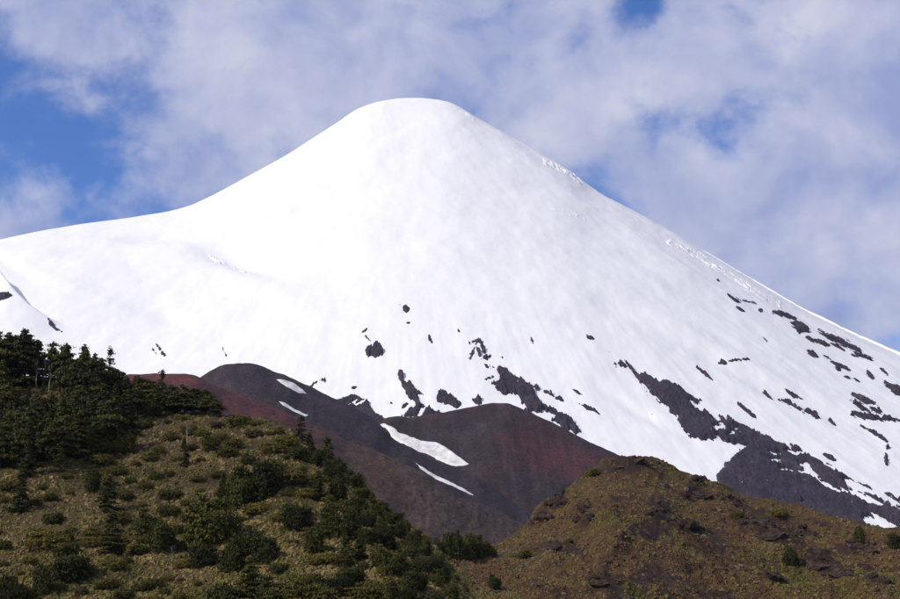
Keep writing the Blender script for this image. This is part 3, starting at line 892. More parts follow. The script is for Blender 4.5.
# ------------------------------------------------------------------ low ground cover (nobody could count it)
def tussocks(name, sheet, n, px_rng, tints, sizes, label, seed, avoid=None):
    g = np.random.default_rng(seed)
    px = g.uniform(*px_rng, n * 2)
    cr = sheet.crest(px)
    py = cr + 1.0 + (615 - cr) * g.uniform(0, 1, n * 2) ** 0.9
    X, Y, Z = sheet.point(px, py)
    dens = fbm(X / 9, Y / 13, 3, seed + 1)
    ok = (dens + g.uniform(-0.8, 0.8, n * 2) > -0.3) & (py > cr)
    if avoid is not None: ok &= ~avoid(px, py, X, Y)
    X, Y, Z, px, py = X[ok][:n], Y[ok][:n], Z[ok][:n], px[ok][:n], py[ok][:n]
    m = len(X)
    k = 5
    r = g.uniform(sizes[0], sizes[1], m) * (0.7 + 0.6 * g.random(m) ** 2)
    h = r * g.uniform(0.3, 0.75, m)
    ang = np.linspace(0, 2 * np.pi, k, endpoint=False)[None] + g.uniform(0, 6.28, (m, 1))
    rr1 = r[:, None] * g.uniform(0.75, 1.25, (m, k)); rr2 = r[:, None] * g.uniform(0.4, 0.85, (m, k))
    ring1 = np.stack([X[:, None] + rr1 * np.cos(ang), Y[:, None] + rr1 * np.sin(ang), np.repeat((Z - 0.25 * r - 0.05)[:, None], k, 1)], -1)
    ring2 = np.stack([X[:, None] + rr2 * np.cos(ang + 0.3), Y[:, None] + rr2 * np.sin(ang + 0.3), (Z + 0.6 * h)[:, None] + 0.35 * h[:, None] * g.uniform(-1, 1, (m, k))], -1)
    top = np.stack([X + r * g.uniform(-.2, .2, m), Y + r * g.uniform(-.2, .2, m), Z + h], -1)[:, None]
    V = np.concatenate([ring1, ring2, top], 1)          # (m, 13, 3)
    i = np.arange(k); j = (i + 1) % k
    f = np.concatenate([np.stack([i, j, k + j], -1), np.stack([i, k + j, k + i], -1), np.stack([k + i, k + j, np.full(k, 2 * k)], -1)], 0)
    Fc = (f[None] + (np.arange(m) * (2 * k + 1))[:, None, None]).reshape(-1, 3)
    me = mesh_np(name, V.reshape(-1, 3), Fc, smooth=False)
    tints = np.array(tints)
    sel = np.clip(((fbm(X / 9, Y / 14, 4, seed + 5, 0.6) * 1.5 + g.normal(0, 0.2, m)) * 0.5 + 0.5) * len(tints), 0, len(tints) - 1).astype(int)
    c = tints[sel] * g.uniform(0.72, 1.28, (m, 1))
    cc = np.repeat(c[:, None], 2 * k + 1, 1) * g.uniform(0.85, 1.15, (m, 2 * k + 1, 1))
    set_col(me, cc.reshape(-1, 3))
    obj(name, me, M_TUFT, label=label, cat='ground cover', kind='stuff')


tussocks('tussock_grass', HILL_L, 38000, (-150, 520),
         [(0.050, 0.046, 0.012), (0.086, 0.072, 0.018), (0.132, 0.100, 0.030), (0.185, 0.132, 0.055), (0.112, 0.092, 0.022), (0.070, 0.066, 0.014)], (0.18, 0.5),
         'tan and olive tussocks covering the near hillside', 201)
tussocks('tussock_grass', HILL_R, 30000, (340, 1060),
         [(0.044, 0.026, 0.014), (0.078, 0.042, 0.021), (0.112, 0.066, 0.030), (0.128, 0.094, 0.034), (0.098, 0.084, 0.020), (0.060, 0.056, 0.013)], (0.18, 0.55),
         'brown and mossy tussocks covering the brown hill', 211, avoid=lambda px, py, X, Y: (rock_right(px, py, X, Y) > 0.6) & (px > 500) & (vnoise(X / 1.5, Y / 2, 3) < 0.45))


# ------------------------------------------------------------------ plants
def tube(pts, radii, k=6):
    V = []; Fq = []
    pts = [np.array(p, float) for p in pts]
    for i, p in enumerate(pts):
        d = pts[min(i + 1, len(pts) - 1)] - pts[max(i - 1, 0)]
        d /= np.linalg.norm(d) + 1e-9
        u = np.cross(d, (0.3, 0.9, 0.1)); u /= np.linalg.norm(u) + 1e-9
        w = np.cross(d, u)
        for j in range(k):
            a = 2 * math.pi * j / k
            V.append(p + radii[i] * (math.cos(a) * u + math.sin(a) * w))
    for i in range(len(pts) - 1):
        for j in range(k):
            Fq.append((i * k + j, i * k + (j + 1) % k, (i + 1) * k + (j + 1) % k, (i + 1) * k + j))
    return V, Fq


def wood_mesh(name, branches):
    V = []; Fq = []
    for pts, rad in branches:
        v, f = tube(pts, rad)
        o = len(V); V += v; Fq += [tuple(o + i for i in q) for q in f]
    return mesh_np(name, np.array(V), np.array(Fq))


def leaf_mesh(name, C, size, up, tint, g, flat=0.6, out=1.1):
    """C: (n,3) leaf-clump centres; each becomes two crossed small ragged triangles"""
    n = len(C)
    ctr = np.array([C[:, 0].mean(), C[:, 1].mean(), 0.0]); ow = (C - ctr) * np.array([1, 1, 0]); ow /= np.linalg.norm(ow, axis=1, keepdims=True) + 1e-6
    nrm = g.normal(0, 0.75, (n, 3)) * np.array([1, 1, flat]) + np.array([0, 0, up]) + out * ow; nrm /= np.linalg.norm(nrm, axis=1, keepdims=True)
    u = np.cross(nrm, g.normal(0, 1, (n, 3))); u /= np.linalg.norm(u, axis=1, keepdims=True) + 1e-9
    w = np.cross(nrm, u)
    s = size * g.uniform(0.55, 1.5, (n, 1))
    a = C + u * s; b = C - u * s * 0.6 + w * s * 0.8; c = C - u * s * 0.5 - w * s * 0.75
    d = C + u * s * 0.3 + nrm * s * 0.55
    V = np.stack([a, b, c, d], 1).reshape(-1, 3)
    b4 = np.arange(n)[:, None] * 4
    Fc = np.concatenate([b4 + np.array([[0, 1, 2]]), b4 + np.array([[3, 1, 2]])], 0)
    me = mesh_np(name, V, Fc, smooth=False)
    t = np.asarray(tint)
    col = t[None] * g.uniform(0.6, 1.45, (n, 1)) * (1 + g.normal(0, 0.10, (n, 3)))
    set_col(me, np.repeat(np.clip(col, 0.004, 1)[:, None], 4, 1).reshape(-1, 3))
    return me


def clumpy(C, n, g, sx, sz):
    """n points scattered in flattened clumps around centres C"""
    i = g.integers(0, len(C), n)
    return C[i] + g.normal(0, 1, (n, 3)) * np.array([sx, sx, sz])


def conifer(seed, rad, n, tint, gaps=0.25, bare=0.1, taper=1.0, ragged=0.3, droop=0.06, size=0.022, lean=0.0):
    """unit-height layered conifer: tapered trunk, whorled limbs carrying flat sprays"""
    g = np.random.default_rng(seed)
    br = []
    trunk_pts = [(lean * z * z + 0.012 * math.sin(7 * z + seed), 0.012 * math.cos(5 * z + seed), z) for z in np.linspace(-0.04, 0.98, 9)]
    br.append((trunk_pts, list(np.linspace(0.022, 0.003, 9))))
    clumps = []; wts = []
    nz = int(24)
    for i in range(nz):
        z = bare + (0.985 - bare) * (i + g.uniform(-0.3, 0.3)) / nz
        prof = (1 - ((z - bare) / (1 - bare))) ** (0.85 * taper)
        low = min(1, 0.55 + (z - bare) / 0.12)
        for a in g.uniform(0, 6.28, g.integers(4, 7)):
            if g.random() < gaps: continue
            R = rad * (prof * low + 0.035) * g.uniform(1 - ragged, 1 + ragged)
            bx = lean * z * z
            tip = np.array((bx + R * math.cos(a), R * math.sin(a), z - droop * R / rad + 0.03 * prof))
            if R > 0.05: br.append(([(bx, 0, z), tuple((np.array((bx, 0, z)) + tip) / 2 + np.array((0, 0, 0.01))), tuple(tip)], [0.006, 0.004, 0.0015]))
            for f in np.linspace(0.25, 1.0, max(2, int(R / 0.035))):
                clumps.append((bx + R * f * math.cos(a) + g.normal(0, 0.014), R * f * math.sin(a) + g.normal(0, 0.014), z + (tip[2] - z) * f)); wts.append(f)
    clumps.append((lean, 0, 0.985))
    C = clumpy(np.array(clumps), n, g, 0.024, 0.010)
    C[:, 2] = np.clip(C[:, 2], 0.01, 1.01)
    return wood_mesh('trunk', br), leaf_mesh('crown', C, size, 0.8, tint, g)


def broadleaf(seed, rad, n, tint, bare=0.3, size=0.024, lobes=16):
    """unit-height evergreen beech: forked trunk and stacked horizontal foliage plates"""
    g = np.random.default_rng(seed)
    br = [([(0, 0, -0.04), (0.01, 0.005, 0.2), (0.0, -0.01, 0.45), (0.015, 0.01, 0.7), (0, 0, 0.93)], [0.030, 0.024, 0.018, 0.010, 0.003])]
    plates = []
    for i in range(lobes):
        z = bare + (0.94 - bare) * (i + 0.5) / lobes + g.normal(0, 0.015)
        f = (z - bare) / (1 - bare)
        prof = (0.6 + 0.55 * math.sin(math.pi * min(1, f * 0.9 + 0.2))) if f < 0.55 else 1.02 * (1.03 - f) / 0.48 + 0.06
        a = i * 2.4 + g.normal(0, 0.5)
        R = rad * max(0.1, prof) * g.uniform(0.55, 1.0)
        c = np.array((0.62 * R * math.cos(a), 0.62 * R * math.sin(a), z))
        br.append(([(0, 0, max(0.1, z - 0.12)), tuple(c * np.array((0.5, 0.5, 1)) - np.array((0, 0, 0.045))), tuple(c)], [0.011, 0.007, 0.003]))
        m = int(10 + 160 * R * R / (rad * rad))
        q = g.normal(0, 1, (m, 3)) * np.array((R * 0.38, R * 0.38, 0.022))
        q[:, 2] -= 0.25 * np.hypot(q[:, 0], q[:, 1]) ** 1.3
        plates.append(c + q)
    C = clumpy(np.concatenate(plates), n, g, 0.018, 0.010)
    C[:, 2] = np.clip(C[:, 2], 0.05, 1.0)
    return wood_mesh('trunk', br), leaf_mesh('crown', C, size, 0.9, tint, g)


def bush(seed, rad, n, tint, size=0.05, lobes=12, flat=0.8):
    """unit-height many-stemmed shrub"""
    g = np.random.default_rng(seed)
    br = []; pl = []
    for i in range(lobes):
        a = g.uniform(0, 6.28); R = rad * math.sqrt(g.uniform(0.02, 1)) * 0.72
        top = (0.95 - 0.5 * (R / rad) ** 2) * g.uniform(0.6, 1.1)
        c = np.array((R * math.cos(a), R * math.sin(a), top - 0.16))
        br.append(([(0.1 * c[0], 0.1 * c[1], -0.06), tuple(c * np.array((0.6, 0.6, 0.5))), tuple(c)], [0.022, 0.015, 0.006]))
        m = 80
        q = g.normal(0, 1, (m, 3)) * np.array((rad * 0.19, rad * 0.19, 0.10 * flat))
        pl.append(c + q)
        q2 = g.normal(0, 1, (m // 2, 3)) * np.array((rad * 0.2, rad * 0.2, 0.12)); pl.append(c * np.array((1.05, 1.05, 0.45)) + q2)
    C = clumpy(np.concatenate(pl), n, g, 0.03, 0.02)
    C[:, 2] = np.abs(C[:, 2] - 0.0) ; C[:, 2] = np.clip(C[:, 2], 0.0, 1.05)
    return wood_mesh('stem', br), leaf_mesh('foliage', C, size, 0.6, tint, g)


def dead_tree(seed, spread=0.25, n=26, thick=0.03, low=0.35):
    g = np.random.default_rng(seed)
    br = [([(0, 0, -0.04), (0.01, 0, 0.3), (-0.01, 0.01, 0.6), (0.0, 0, 1.0)], [thick, thick * 0.8, thick * 0.55, thick * 0.12])]
    for i in range(n):
        z = g.uniform(low, 0.95); a = g.uniform(0, 6.28); R = spread * (1.15 - z) * g.uniform(0.5, 1.3)
        p1 = np.array((R * 0.5 * math.cos(a), R * 0.5 * math.sin(a), z + 0.05)); p2 = np.array((R * math.cos(a), R * math.sin(a), z + 0.10 * g.uniform(0.2, 1.5)))
        br.append(([(0, 0, z), tuple(p1), tuple(p2)], [thick * 0.4, thick * 0.28, thick * 0.1]))
        for _ in range(3):
            q = p2 + np.array((g.normal(0, 0.05), g.normal(0, 0.05), g.uniform(0, 0.09)))
            br.append(([tuple(p1), tuple((p1 + q) / 2 + 0.01), tuple(q)], [thick * 0.22, thick * 0.15, thick * 0.06]))
    return wood_mesh('trunk', br), wood_mesh('twig', br[1:])


G_DARK = (0.036, 0.040, 0.009)
G_MID = (0.058, 0.060, 0.011)
G_OLIVE = (0.080, 0.074, 0.013)
G_YEL = (0.115, 0.096, 0.018)
PROTO = {}
for i, (rad, gaps, tp, rg) in enumerate([(0.26, 0.12, 1.0, 0.3), (0.22, 0.2, 0.85, 0.35), (0.30, 0.18, 0.9, 0.4), (0.24, 0.1, 1.1, 0.25)]):
    PROTO['conifer', i] = conifer(300 + i, rad, 5200, G_DARK if i % 2 else G_MID, gaps, 0.05, tp, rg)
for i, (rad, bare) in enumerate([(0.27, 0.34), (0.32, 0.28), (0.24, 0.38), (0.30, 0.22), (0.28, 0.16)]):
    PROTO['beech', i] = broadleaf(330 + i, rad, 5200, (G_DARK, G_MID, G_DARK, G_OLIVE, G_MID)[i], bare)
for i in range(2):
    PROTO['spindle', i] = conifer(350 + i, 0.17, 1300, G_DARK, 0.42, 0.12, 0.9, 0.5, 0.02, 0.02)
for i, (rad, fl) in enumerate([(0.55, 0.9), (0.62, 0.8), (0.42, 1.1), (0.75, 0.8)]):
    PROTO['bush', i] = bush(370 + i, rad, 6500, (G_MID, G_DARK, G_MID, G_DARK)[i], 0.034, 16, fl)
for i, (rad, fl) in enumerate([(0.9, 0.7), (1.2, 0.6), (1.0, 0.8)]):
    PROTO['low', i] = bush(390 + i, rad, 3000, (G_OLIVE, G_YEL, G_OLIVE)[i], 0.06, 12, fl)
PROTO['dead', 0] = dead_tree(401, 0.22, 22, 0.026, 0.4)
PROTO['dead', 1] = dead_tree(402, 0.45, 20, 0.022, 0.2)

NAMES = {'conifer': ('conifer_tree', 'conifer', 'trunk', 'crown'), 'beech': ('evergreen_tree', 'tree', 'trunk', 'crown'), 'spindle': ('thin_conifer', 'conifer', 'trunk', 'crown'),
         'bush': ('shrub', 'shrub', 'stem', 'foliage'), 'low': ('low_shrub', 'shrub', 'stem', 'foliage'), 'dead': ('dead_tree', 'dead tree', 'trunk', 'twig')}
PLANTED = []


def plant(sheet, px, py, hpx, kind, var, label, group=None, width=1.0, yaw=None, pale=False):
    X, Y, Z = [float(v) for v in sheet.point(np.array([px], float), np.array([py], float))[0:3]] if False else [float(np.ravel(v)[0]) for v in sheet.point(np.array([px], float), np.array([py], float))]
    h = hpx * Y / F
    wood, leaf = PROTO[kind, var]
    nm, cat, n1, n2 = NAMES[kind]
    root = bpy.data.objects.new(nm, None)
    root.empty_display_size = 0.3
    COL.objects.link(root)
    root.location = (X, Y, Z - 0.02 * h)
    root.rotation_euler = (random.uniform(-0.04, 0.04), random.uniform(-0.04, 0.04), random.uniform(0, 6.28) if yaw is None else yaw)
    root.scale = (h * width, h * width, h)
    tag(root, label, cat, group)
    bark = M_PALE if (pale or kind == 'dead') else M_BARK
    a = bpy.data.objects.new(n1, wood); COL.objects.link(a); a.parent = root
    if not wood.materials: wood.materials.append(bark)
    a.material_slots[0].link = 'OBJECT'; a.material_slots[0].material = bark
    b = bpy.data.objects.new(n2, leaf); COL.objects.link(b); b.parent = root
    if not leaf.materials: leaf.materials.append(M_PALE if kind == 'dead' else M_LEAF)
    PLANTED.append((px, py, hpx))
    return root


# --- the wood on the crest at the left: trees from the back row to the front edge
TOPS = XS([(-170, 306), (0, 322), (12, 325), (25, 332), (40, 330), (55, 344), (68, 341), (84, 346), (96, 354), (112, 362), (122, 368), (136, 373), (152, 378), (170, 384), (186, 384), (202, 387), (214, 396), (224, 406)])
FRONT = XS([(-170, 480), (0, 472), (30, 470), (60, 468), (85, 462), (105, 452), (122, 436), (140, 424), (170, 415), (215, 412), (230, 412)])


def build_wood():
    spots = []
    tries = 0
    while tries < 14000 and len(spots) < 165:
        tries += 1
        px = random.uniform(-80, 218)
        cr = float(HILL_L.crest(px)); fr = float(np.interp(px, *FRONT))
        py = cr + 1 + (fr - cr) * random.random() ** 0.75
        if py > fr: continue
        if any(abs(px - q[0]) < 10 and abs(py - q[1]) < 7.5 for q in spots): continue
        spots.append((px, py))
    for px, py in spots:
        cr = float(HILL_L.crest(px)); fr = float(np.interp(px, *FRONT)); top = float(np.interp(px, *TOPS))
        depth = (py - cr)
        hmax = py - top
        h = min(hmax - random.uniform(0, 5), random.uniform(34, 58) * (1 if px < 110 else 0.72))
        if depth < 14 and px < 110: h = max(h, hmax - random.uniform(-4, 10))
        if px > 110: h = min(h, hmax + 2)
        if 8 < px < 70 and depth > 12: h = min(h, py - 396 + random.uniform(-3, 3))
        h = max(h, 12)
        con = random.random() < 0.62
        pale = (not con) and random.random() < 0.4
        if px > 128: where = 'at the wood end by the red slope'
        elif depth < 14: where = 'in the skyline row of the wood against the snow'
        elif fr - py < 16: where = 'at the lower rim of the wood facing open heath'
        else: where = 'deep inside the wood on the crest'
        size = 'tall' if h > 44 else ('small' if h < 30 else 'mid-height')
        if con:
            plant(HILL_L, px, py, h, 'conifer', random.randrange(4), size + ' dark conifer ' + where, 'conifers in the wood', random.uniform(0.85, 1.2))
        else:
            v = random.randrange(5) if depth > 12 else random.choice([3, 4, 1])
            plant(HILL_L, px, py, h, 'beech', v, size + (' pale-trunked' if pale else '') + ' layered evergreen tree ' + where, 'evergreen trees in the wood', random.uniform(0.8, 1.15), pale=pale)


build_wood()
# pale bare-trunked trees at the edge of the wood
for px, py, h in ((20, 380, 34), (36, 382, 28), (43, 380, 26), (49, 386, 26), (55, 387, 25), (58.5, 387, 24), (62, 388, 24)):
    plant(HILL_L, px, py + 6, h, 'dead', 0, 'bare pale trunk standing among dark trees of the wood', 'pale bare trunks in the wood')
for px, py, h, v, lab in ((141, 412, 36, 4, 'bushy evergreen tree where the wood starts to thin out'), (151, 411, 33, 3, 'broad olive evergreen tree next to the slender pointed conifer'), (172, 414, 31, 4, 'dense evergreen tree just past the slender pointed conifer'),
                          (184, 414, 31, 3, 'rounded evergreen tree in the low row before the red slope'), (195, 415, 29, 1, 'dark spreading evergreen tree near the end of the low row'), (206, 415, 26, 4, 'small evergreen tree second from the end of the low row'), (216, 416, 18, 3, 'little round evergreen tree ending the row before the red slope')):
    plant(HILL_L, px, py, h, 'beech', v, lab, None, 1.35)
plant(HILL_L, 108, 392, 46, 'spindle', 0, 'thin see-through conifer rising above the edge of the wood')
plant(HILL_L, 162, 407, 40, 'spindle', 1, 'slender pointed conifer above the lower treetops before the red cinder slope')
plant(HILL_L, 95, 425, 26, 'dead', 1, 'grey leafless tree at the lower edge of the wood')

# --- single plants on the open hillside: px, base py, height px, kind, variant, width, label
SINGLE = [
    (20, 508, 42, 'conifer', 0, 1.0, 'narrow conifer alone below the wood at the foot of its shade'),
    (26, 478, 36, 'conifer', 1, 1.1, 'conifer at the lower rim of the wood beside grassy shrubs'),
    (60, 474, 26, 'spindle', 0, 1.4, 'small thin conifer in front of the darkest gap of the wood'),
    (92, 490, 24, 'bush', 2, 0.8, 'upright bush between the wood and the bushy conifer'),
    (107, 508, 36, 'conifer', 2, 1.1, 'bushy conifer on open heath below the wood'),
    (110, 557, 44, 'conifer', 3, 1.25, 'full cone-shaped conifer alone on the open heath'),
    (145, 532, 30, 'bush', 0, 0.85, 'round dark green bush uphill of the dead grey bush'),
    (163, 556, 32, 'bush', 2, 1.0, 'dark bush right behind the dead grey bush'),
    (172, 574, 24, 'dead', 1, 1.0, 'pale grey dead bush in front of a dark green bush'),
    (72, 582, 38, 'bush', 0, 0.95, 'large spreading bush casting a long shadow down the lower heath'),
    (42, 597, 30, 'bush', 2, 0.8, 'yellowish upright bush beside the large spreading bush'),
    (45, 548, 20, 'low', 1, 1.0, 'low yellow-green shrub on stony heath uphill of the spreading bush'),
    (66, 540, 15, 'low', 0, 0.8, 'small olive shrub beside the low yellow-green shrub'),
    (8, 606, 30, 'bush', 1, 0.9, 'dark bush at the lowest corner of the heath'),
    (22, 604, 20, 'bush', 3, 0.7, 'squat dark bush against the lowest corner bush'),
    (184, 471, 30, 'conifer', 1, 0.85, 'slim young conifer on open heath with a short shadow'),
    (187, 447, 22, 'dead', 0, 1.3, 'thin grey leafless sapling above the slim young conifer'),
    (209, 453, 20, 'bush', 0, 0.95, 'rounded bush uphill of the big shrub clump'),
    (189, 435, 11, 'low', 0, 0.9, 'low olive bush on heath under the wood edge'),
    (127, 453, 22, 'bush', 2, 0.9, 'bush at the corner where the wood meets open heath'),
    (238, 428, 13, 'low', 2, 1.0, 'low green shrub on the bare crest near the red slope'),
    (150, 462, 10, 'low', 1, 0.9, 'small yellowish shrub on open heath under the wood'),
    (204, 548, 52, 'bush', 2, 0.95, 'tall bush, one of the big dark hillside clump'),
    (222, 543, 46, 'bush', 0, 0.8, 'broad bush, one of the big dark hillside clump'),
    (203, 570, 26, 'bush', 3, 0.8, 'dark squat shrub below the big hillside clump'),
    (232, 575, 34, 'bush', 2, 0.9, 'upright bush down from the big hillside clump'),
    (222, 498, 26, 'conifer', 0, 0.9, 'small dark conifer left of the mid-slope thicket'),
    (241, 507, 42, 'bush', 0, 0.75, 'olive bush on the sunny side of the mid-slope thicket'),
    (261, 502, 42, 'bush', 1, 0.72, 'tall dark bush in the middle of the mid-slope thicket'),
    (274, 492, 30, 'bush', 2, 0.9, 'bush on the shaded side of the mid-slope thicket'),
    (297, 528, 30, 'bush', 3, 0.75, 'wide dark shrub below the mid-slope thicket'),
    (282, 470, 10, 'low', 1, 1.0, 'flat yellowish shrub under the crest shrubs'),
    (293, 486, 16, 'low', 1, 1.2, 'broad yellow-green shrub below the crest conifer'),
    (262, 565, 32, 'bush', 1, 0.85, 'dark bush in the lower hillside thicket with a shadow across heath'),
    (247, 558, 30, 'bush', 2, 0.9, 'sunlit bush in the lower hillside thicket'),
    (315, 553, 26, 'bush', 2, 0.9, 'upright bush amid dry heath below the wide dark shrub'),
    (330, 536, 32, 'bush', 2, 0.75, 'olive bush beside stony heath below the crest'),
    (349, 541, 32, 'bush', 1, 0.8, 'dark bush with grey twigs below the crest'),
    (301, 442, 30, 'spindle', 0, 1.3, 'thin dark conifer on the crest against the cinder slope'),
    (309, 456, 26, 'conifer', 1, 1.2, 'dark conifer leaning against the crest below the thin conifer'),
    (327, 457, 24, 'conifer', 0, 1.2, 'small lone conifer standing clear on the crest skyline'),
    (298, 457, 14, 'bush', 3, 1.0, 'dark shrub with a deep shadow beneath the crest conifers'),
    (318, 463, 16, 'bush', 1, 1.1, 'dark crest shrub between the two crest conifers'),
    (333, 470, 16, 'bush', 3, 0.9, 'dark shrub on the steep crest beyond the lone conifer'),
    (318, 499, 30, 'conifer', 3, 1.1, 'compact conifer below the crest beside a grey twiggy bush'),
    (338, 499, 26, 'bush', 2, 0.9, 'bush with grey twigs next to the compact conifer'),
    (330, 482, 14, 'bush', 1, 1.0, 'dark shrub uphill of the compact conifer'),
    (348, 485, 14, 'bush', 1, 1.0, 'dark shrub hugging the falling skyline of the near hill'),
]
for px, py, h, k, v, w, lab in SINGLE:
    plant(HILL_L, px, py, h, k, v, lab, None, w)

# --- dark thicket along the lower right edge of the near hill
random.seed(21)
for px, py, h in ((374, 548, 24), (392, 552, 22), (408, 562, 22), (424, 577, 20), (438, 590, 22), (452, 603, 20), (380, 572, 28), (397, 582, 28), (415, 594, 28), (432, 608, 26), (360, 562, 24), (346, 566, 26),
                  (352, 588, 32), (370, 600, 32), (392, 606, 30), (335, 596, 26), (318, 604, 28), (366, 530, 18), (380, 534, 16), (301, 600, 34), (284, 604, 34), (268, 606, 40), (250, 604, 42), (233, 607, 36), (405, 606, 24)):
    k = random.choice(['bush', 'bush', 'low', 'conifer'])
    v = random.choice([1, 2, 0, 3]) if k == 'bush' else (random.choice([0, 1, 2]) if k == 'low' else random.randrange(4))
    what = {'bush': ('dark bush', 'broad dark bush', 'slim upright bush', 'wide low dark bush')[v] if k == 'bush' else '', 'low': 'olive spreading shrub', 'conifer': 'young bushy conifer'}[k]
    row = 'skirting the falling skyline' if py < float(HILL_L.crest(px)) + 32 else ('in the lowest rank' if py > 594 else 'in the middle')
    plant(HILL_L, px, py, h * (1.1 if k == 'conifer' else 0.85 if k == 'bush' else 0.6), k, v, what + ' ' + row + ' of the thicket at the near hill foot', 'bushes in the thicket at the foot of the near hill', random.uniform(0.8, 1.05) if k != 'conifer' else 1.3)

LAND = [(172, 574, 'the dead grey bush'), (110, 557, 'the full cone-shaped conifer'), (20, 508, 'the narrow conifer below the wood'), (107, 508, 'the bushy conifer on open heath'), (72, 582, 'the large spreading bush'),
        (184, 465, 'the slim young conifer'), (213, 545, 'the big dark hillside clump'), (258, 500, 'the mid-slope thicket'), (297, 528, 'the wide dark shrub'), (305, 450, 'the crest conifers'), (240, 428, 'the bare crest by the red slope'),
        (325, 499, 'the compact conifer below the crest'), (340, 540, 'the bush with grey twigs'), (255, 562, 'the lower hillside thicket'), (400, 585, 'the thicket at the hill foot'), (420, 540, 'the falling skyline of the near hill'),
        (150, 440, 'the thin end of the wood'), (50, 490, 'the lower rim of the wood'), (8, 600, 'the lowest corner bush'), (140, 500, 'the round dark green bush')]
LAND_R = [(494, 584, 'the lone saddle bush'), (465, 552, 'the saddle clump'), (790, 563, 'the green bush among crags'), (860, 538, 'the upright crest bush'), (894, 549, 'the dark bush below the crest'), (635, 462, 'the hilltop rock cap'), (601, 591, 'the tilted dark slab'),
          (704, 484, 'the long dark crag'), (692, 529, 'the squat dark crag'), (758, 527, 'the broad dark crag'), (555, 510, 'the rocky spurs'), (770, 579, 'the low rock ledge'), (842, 580, 'the low crag of the brown hill'), (540, 560, 'the foot of the brown hill')]


def near_what(px, py, land):
    return min(land, key=lambda q: math.hypot(px - q[0], (py - q[1]) * 1.4))[2]


for px, py, h, k, v in ((341, 478, 15, 'bush', 1), (353, 488, 16, 'bush', 3), (363, 497, 15, 'bush', 0), (372, 505, 17, 'conifer', 2), (383, 516, 15, 'bush', 1), (393, 526, 16, 'bush', 3), (405, 538, 16, 'bush', 2),
                        (415, 548, 16, 'bush', 1), (425, 560, 16, 'bush', 0), (434, 573, 16, 'bush', 3), (443, 587, 17, 'bush', 1), (398, 541, 18, 'bush', 1), (410, 556, 18, 'bush', 3), (357, 512, 18, 'bush', 1), (371, 522, 17, 'bush', 0), (345, 515, 15, 'low', 2)):
    plant(HILL_L, px, py, h, k, v, ('broad', 'dark', 'slim', 'wide low')[v] + {'bush': ' bush', 'low': ' olive shrub', 'conifer': ' young conifer'}[k] + ' clinging to the falling edge of the near hill ' + ('under the crest conifers' if px < 365 else 'above the thicket' if px < 408 else 'beside the grassy saddle'), 'bushes along the falling edge of the near hill', 1.0)

# --- smaller heath shrubs scattered between
random.seed(33)
n_low = 0; tries = 0
while n_low < 165 and tries < 6000:
    tries += 1
    px = random.uniform(-60, 470)
    cr = float(HILL_L.crest(px))
    py = cr + 3 + (612 - cr) * random.random()
    if py > 612 or (px < 230 and py < float(np.interp(px, *FRONT)) + 5): continue
    if any(abs(px - q[0]) < 10 and -14 < py - q[1] < 9 for q in PLANTED[-170:] if True): continue
    v = random.randrange(3); hh = random.uniform(4, 12)
    plant(HILL_L, px, py, hh, 'low', v, ('knee-high ' if hh < 8 else 'waist-high ') + ('yellowish' if v == 1 else 'olive') + ' heath shrub near ' + near_what(px, py, LAND), 'small heath shrubs on the near hillside', random.uniform(0.8, 1.3))
    n_low += 1

# --- saddle clump and the few plants of the brown hill
for px, py, h, w in ((436, 549, 18, 0.8), (447, 550, 25, 0.7), (457, 552, 29, 0.65), (468, 552, 25, 0.75), (478, 552, 23, 0.8), (488, 551, 16, 0.9)):
    plant(HILL_R, px, py + 2, h, 'bush', random.choice([0, 2]), 'green bush in the clump on the grassy saddle', 'bushes in the saddle clump', w)
for px, py, h, k, v, w, lab in ((494, 584, 15, 'bush', 1, 0.8, 'lone dark bush on the grassy saddle below the clump'),
                                (790, 563, 19, 'bush', 0, 0.75, 'green bush among dark crags on the brown hill'),
                                (860, 538, 19, 'bush', 2, 0.7, 'upright bush on the brown hill crest beside the snow'),
                                (894, 549, 18, 'bush', 1, 0.75, 'dark bush just below the brown hill crest next to another upright bush'),
                                (593, 474, 10, 'low', 0, 0.9, 'small green shrub near the top of the brown hill'),
                                (779, 514, 9, 'low', 1, 0.9, 'small yellow-green shrub on the sloping crest of the brown hill'),
                                (738, 519, 9, 'low', 2, 0.9, 'small green shrub beside crags on the brown hill face'),
                                (525, 556, 10, 'low', 0, 0.9, 'small shrub at the foot of the brown hill beside stones')):
    plant(HILL_R, px, py, h, k, v, lab, None, w)


# ------------------------------------------------------------------ crags and stones
def rock_mesh(name, seed, sub=3, crag=0.35):
    import bmesh
    bm = bmesh.new()
    bmesh.ops.create_icosphere(bm, subdivisions=sub, radius=1.0)
    V = np.array([v.co[:] for v in bm.verts]); Fc = np.array([[v.index for v in f.verts] for f in bm.faces])
    bm.free()
    g = np.random.default_rng(seed)
    for _ in range(9):                                   # flat facets
        nrm = g.normal(0, 1, 3); nrm /= np.linalg.norm(nrm); d = g.uniform(0.55, 0.85)
        s = V @ nrm; V = V - np.clip(s - d, 0, None)[:, None] * nrm
    n = ridged(V[:, 0] * 1.7 + seed + V[:, 2], V[:, 1] * 1.7 - V[:, 2] * 0.8, 4, seed, 0.6)
    V = V * (1 + crag * n[:, None])
    return mesh_np(name, V, Fc, smooth=False)


CRAGS = [rock_mesh('lava_crag', 500 + i, 4, 0.42) for i in range(4)]
STONES = [rock_mesh('stone', 520 + i, 2, 0.15) for i in range(5)]
random.seed(5)


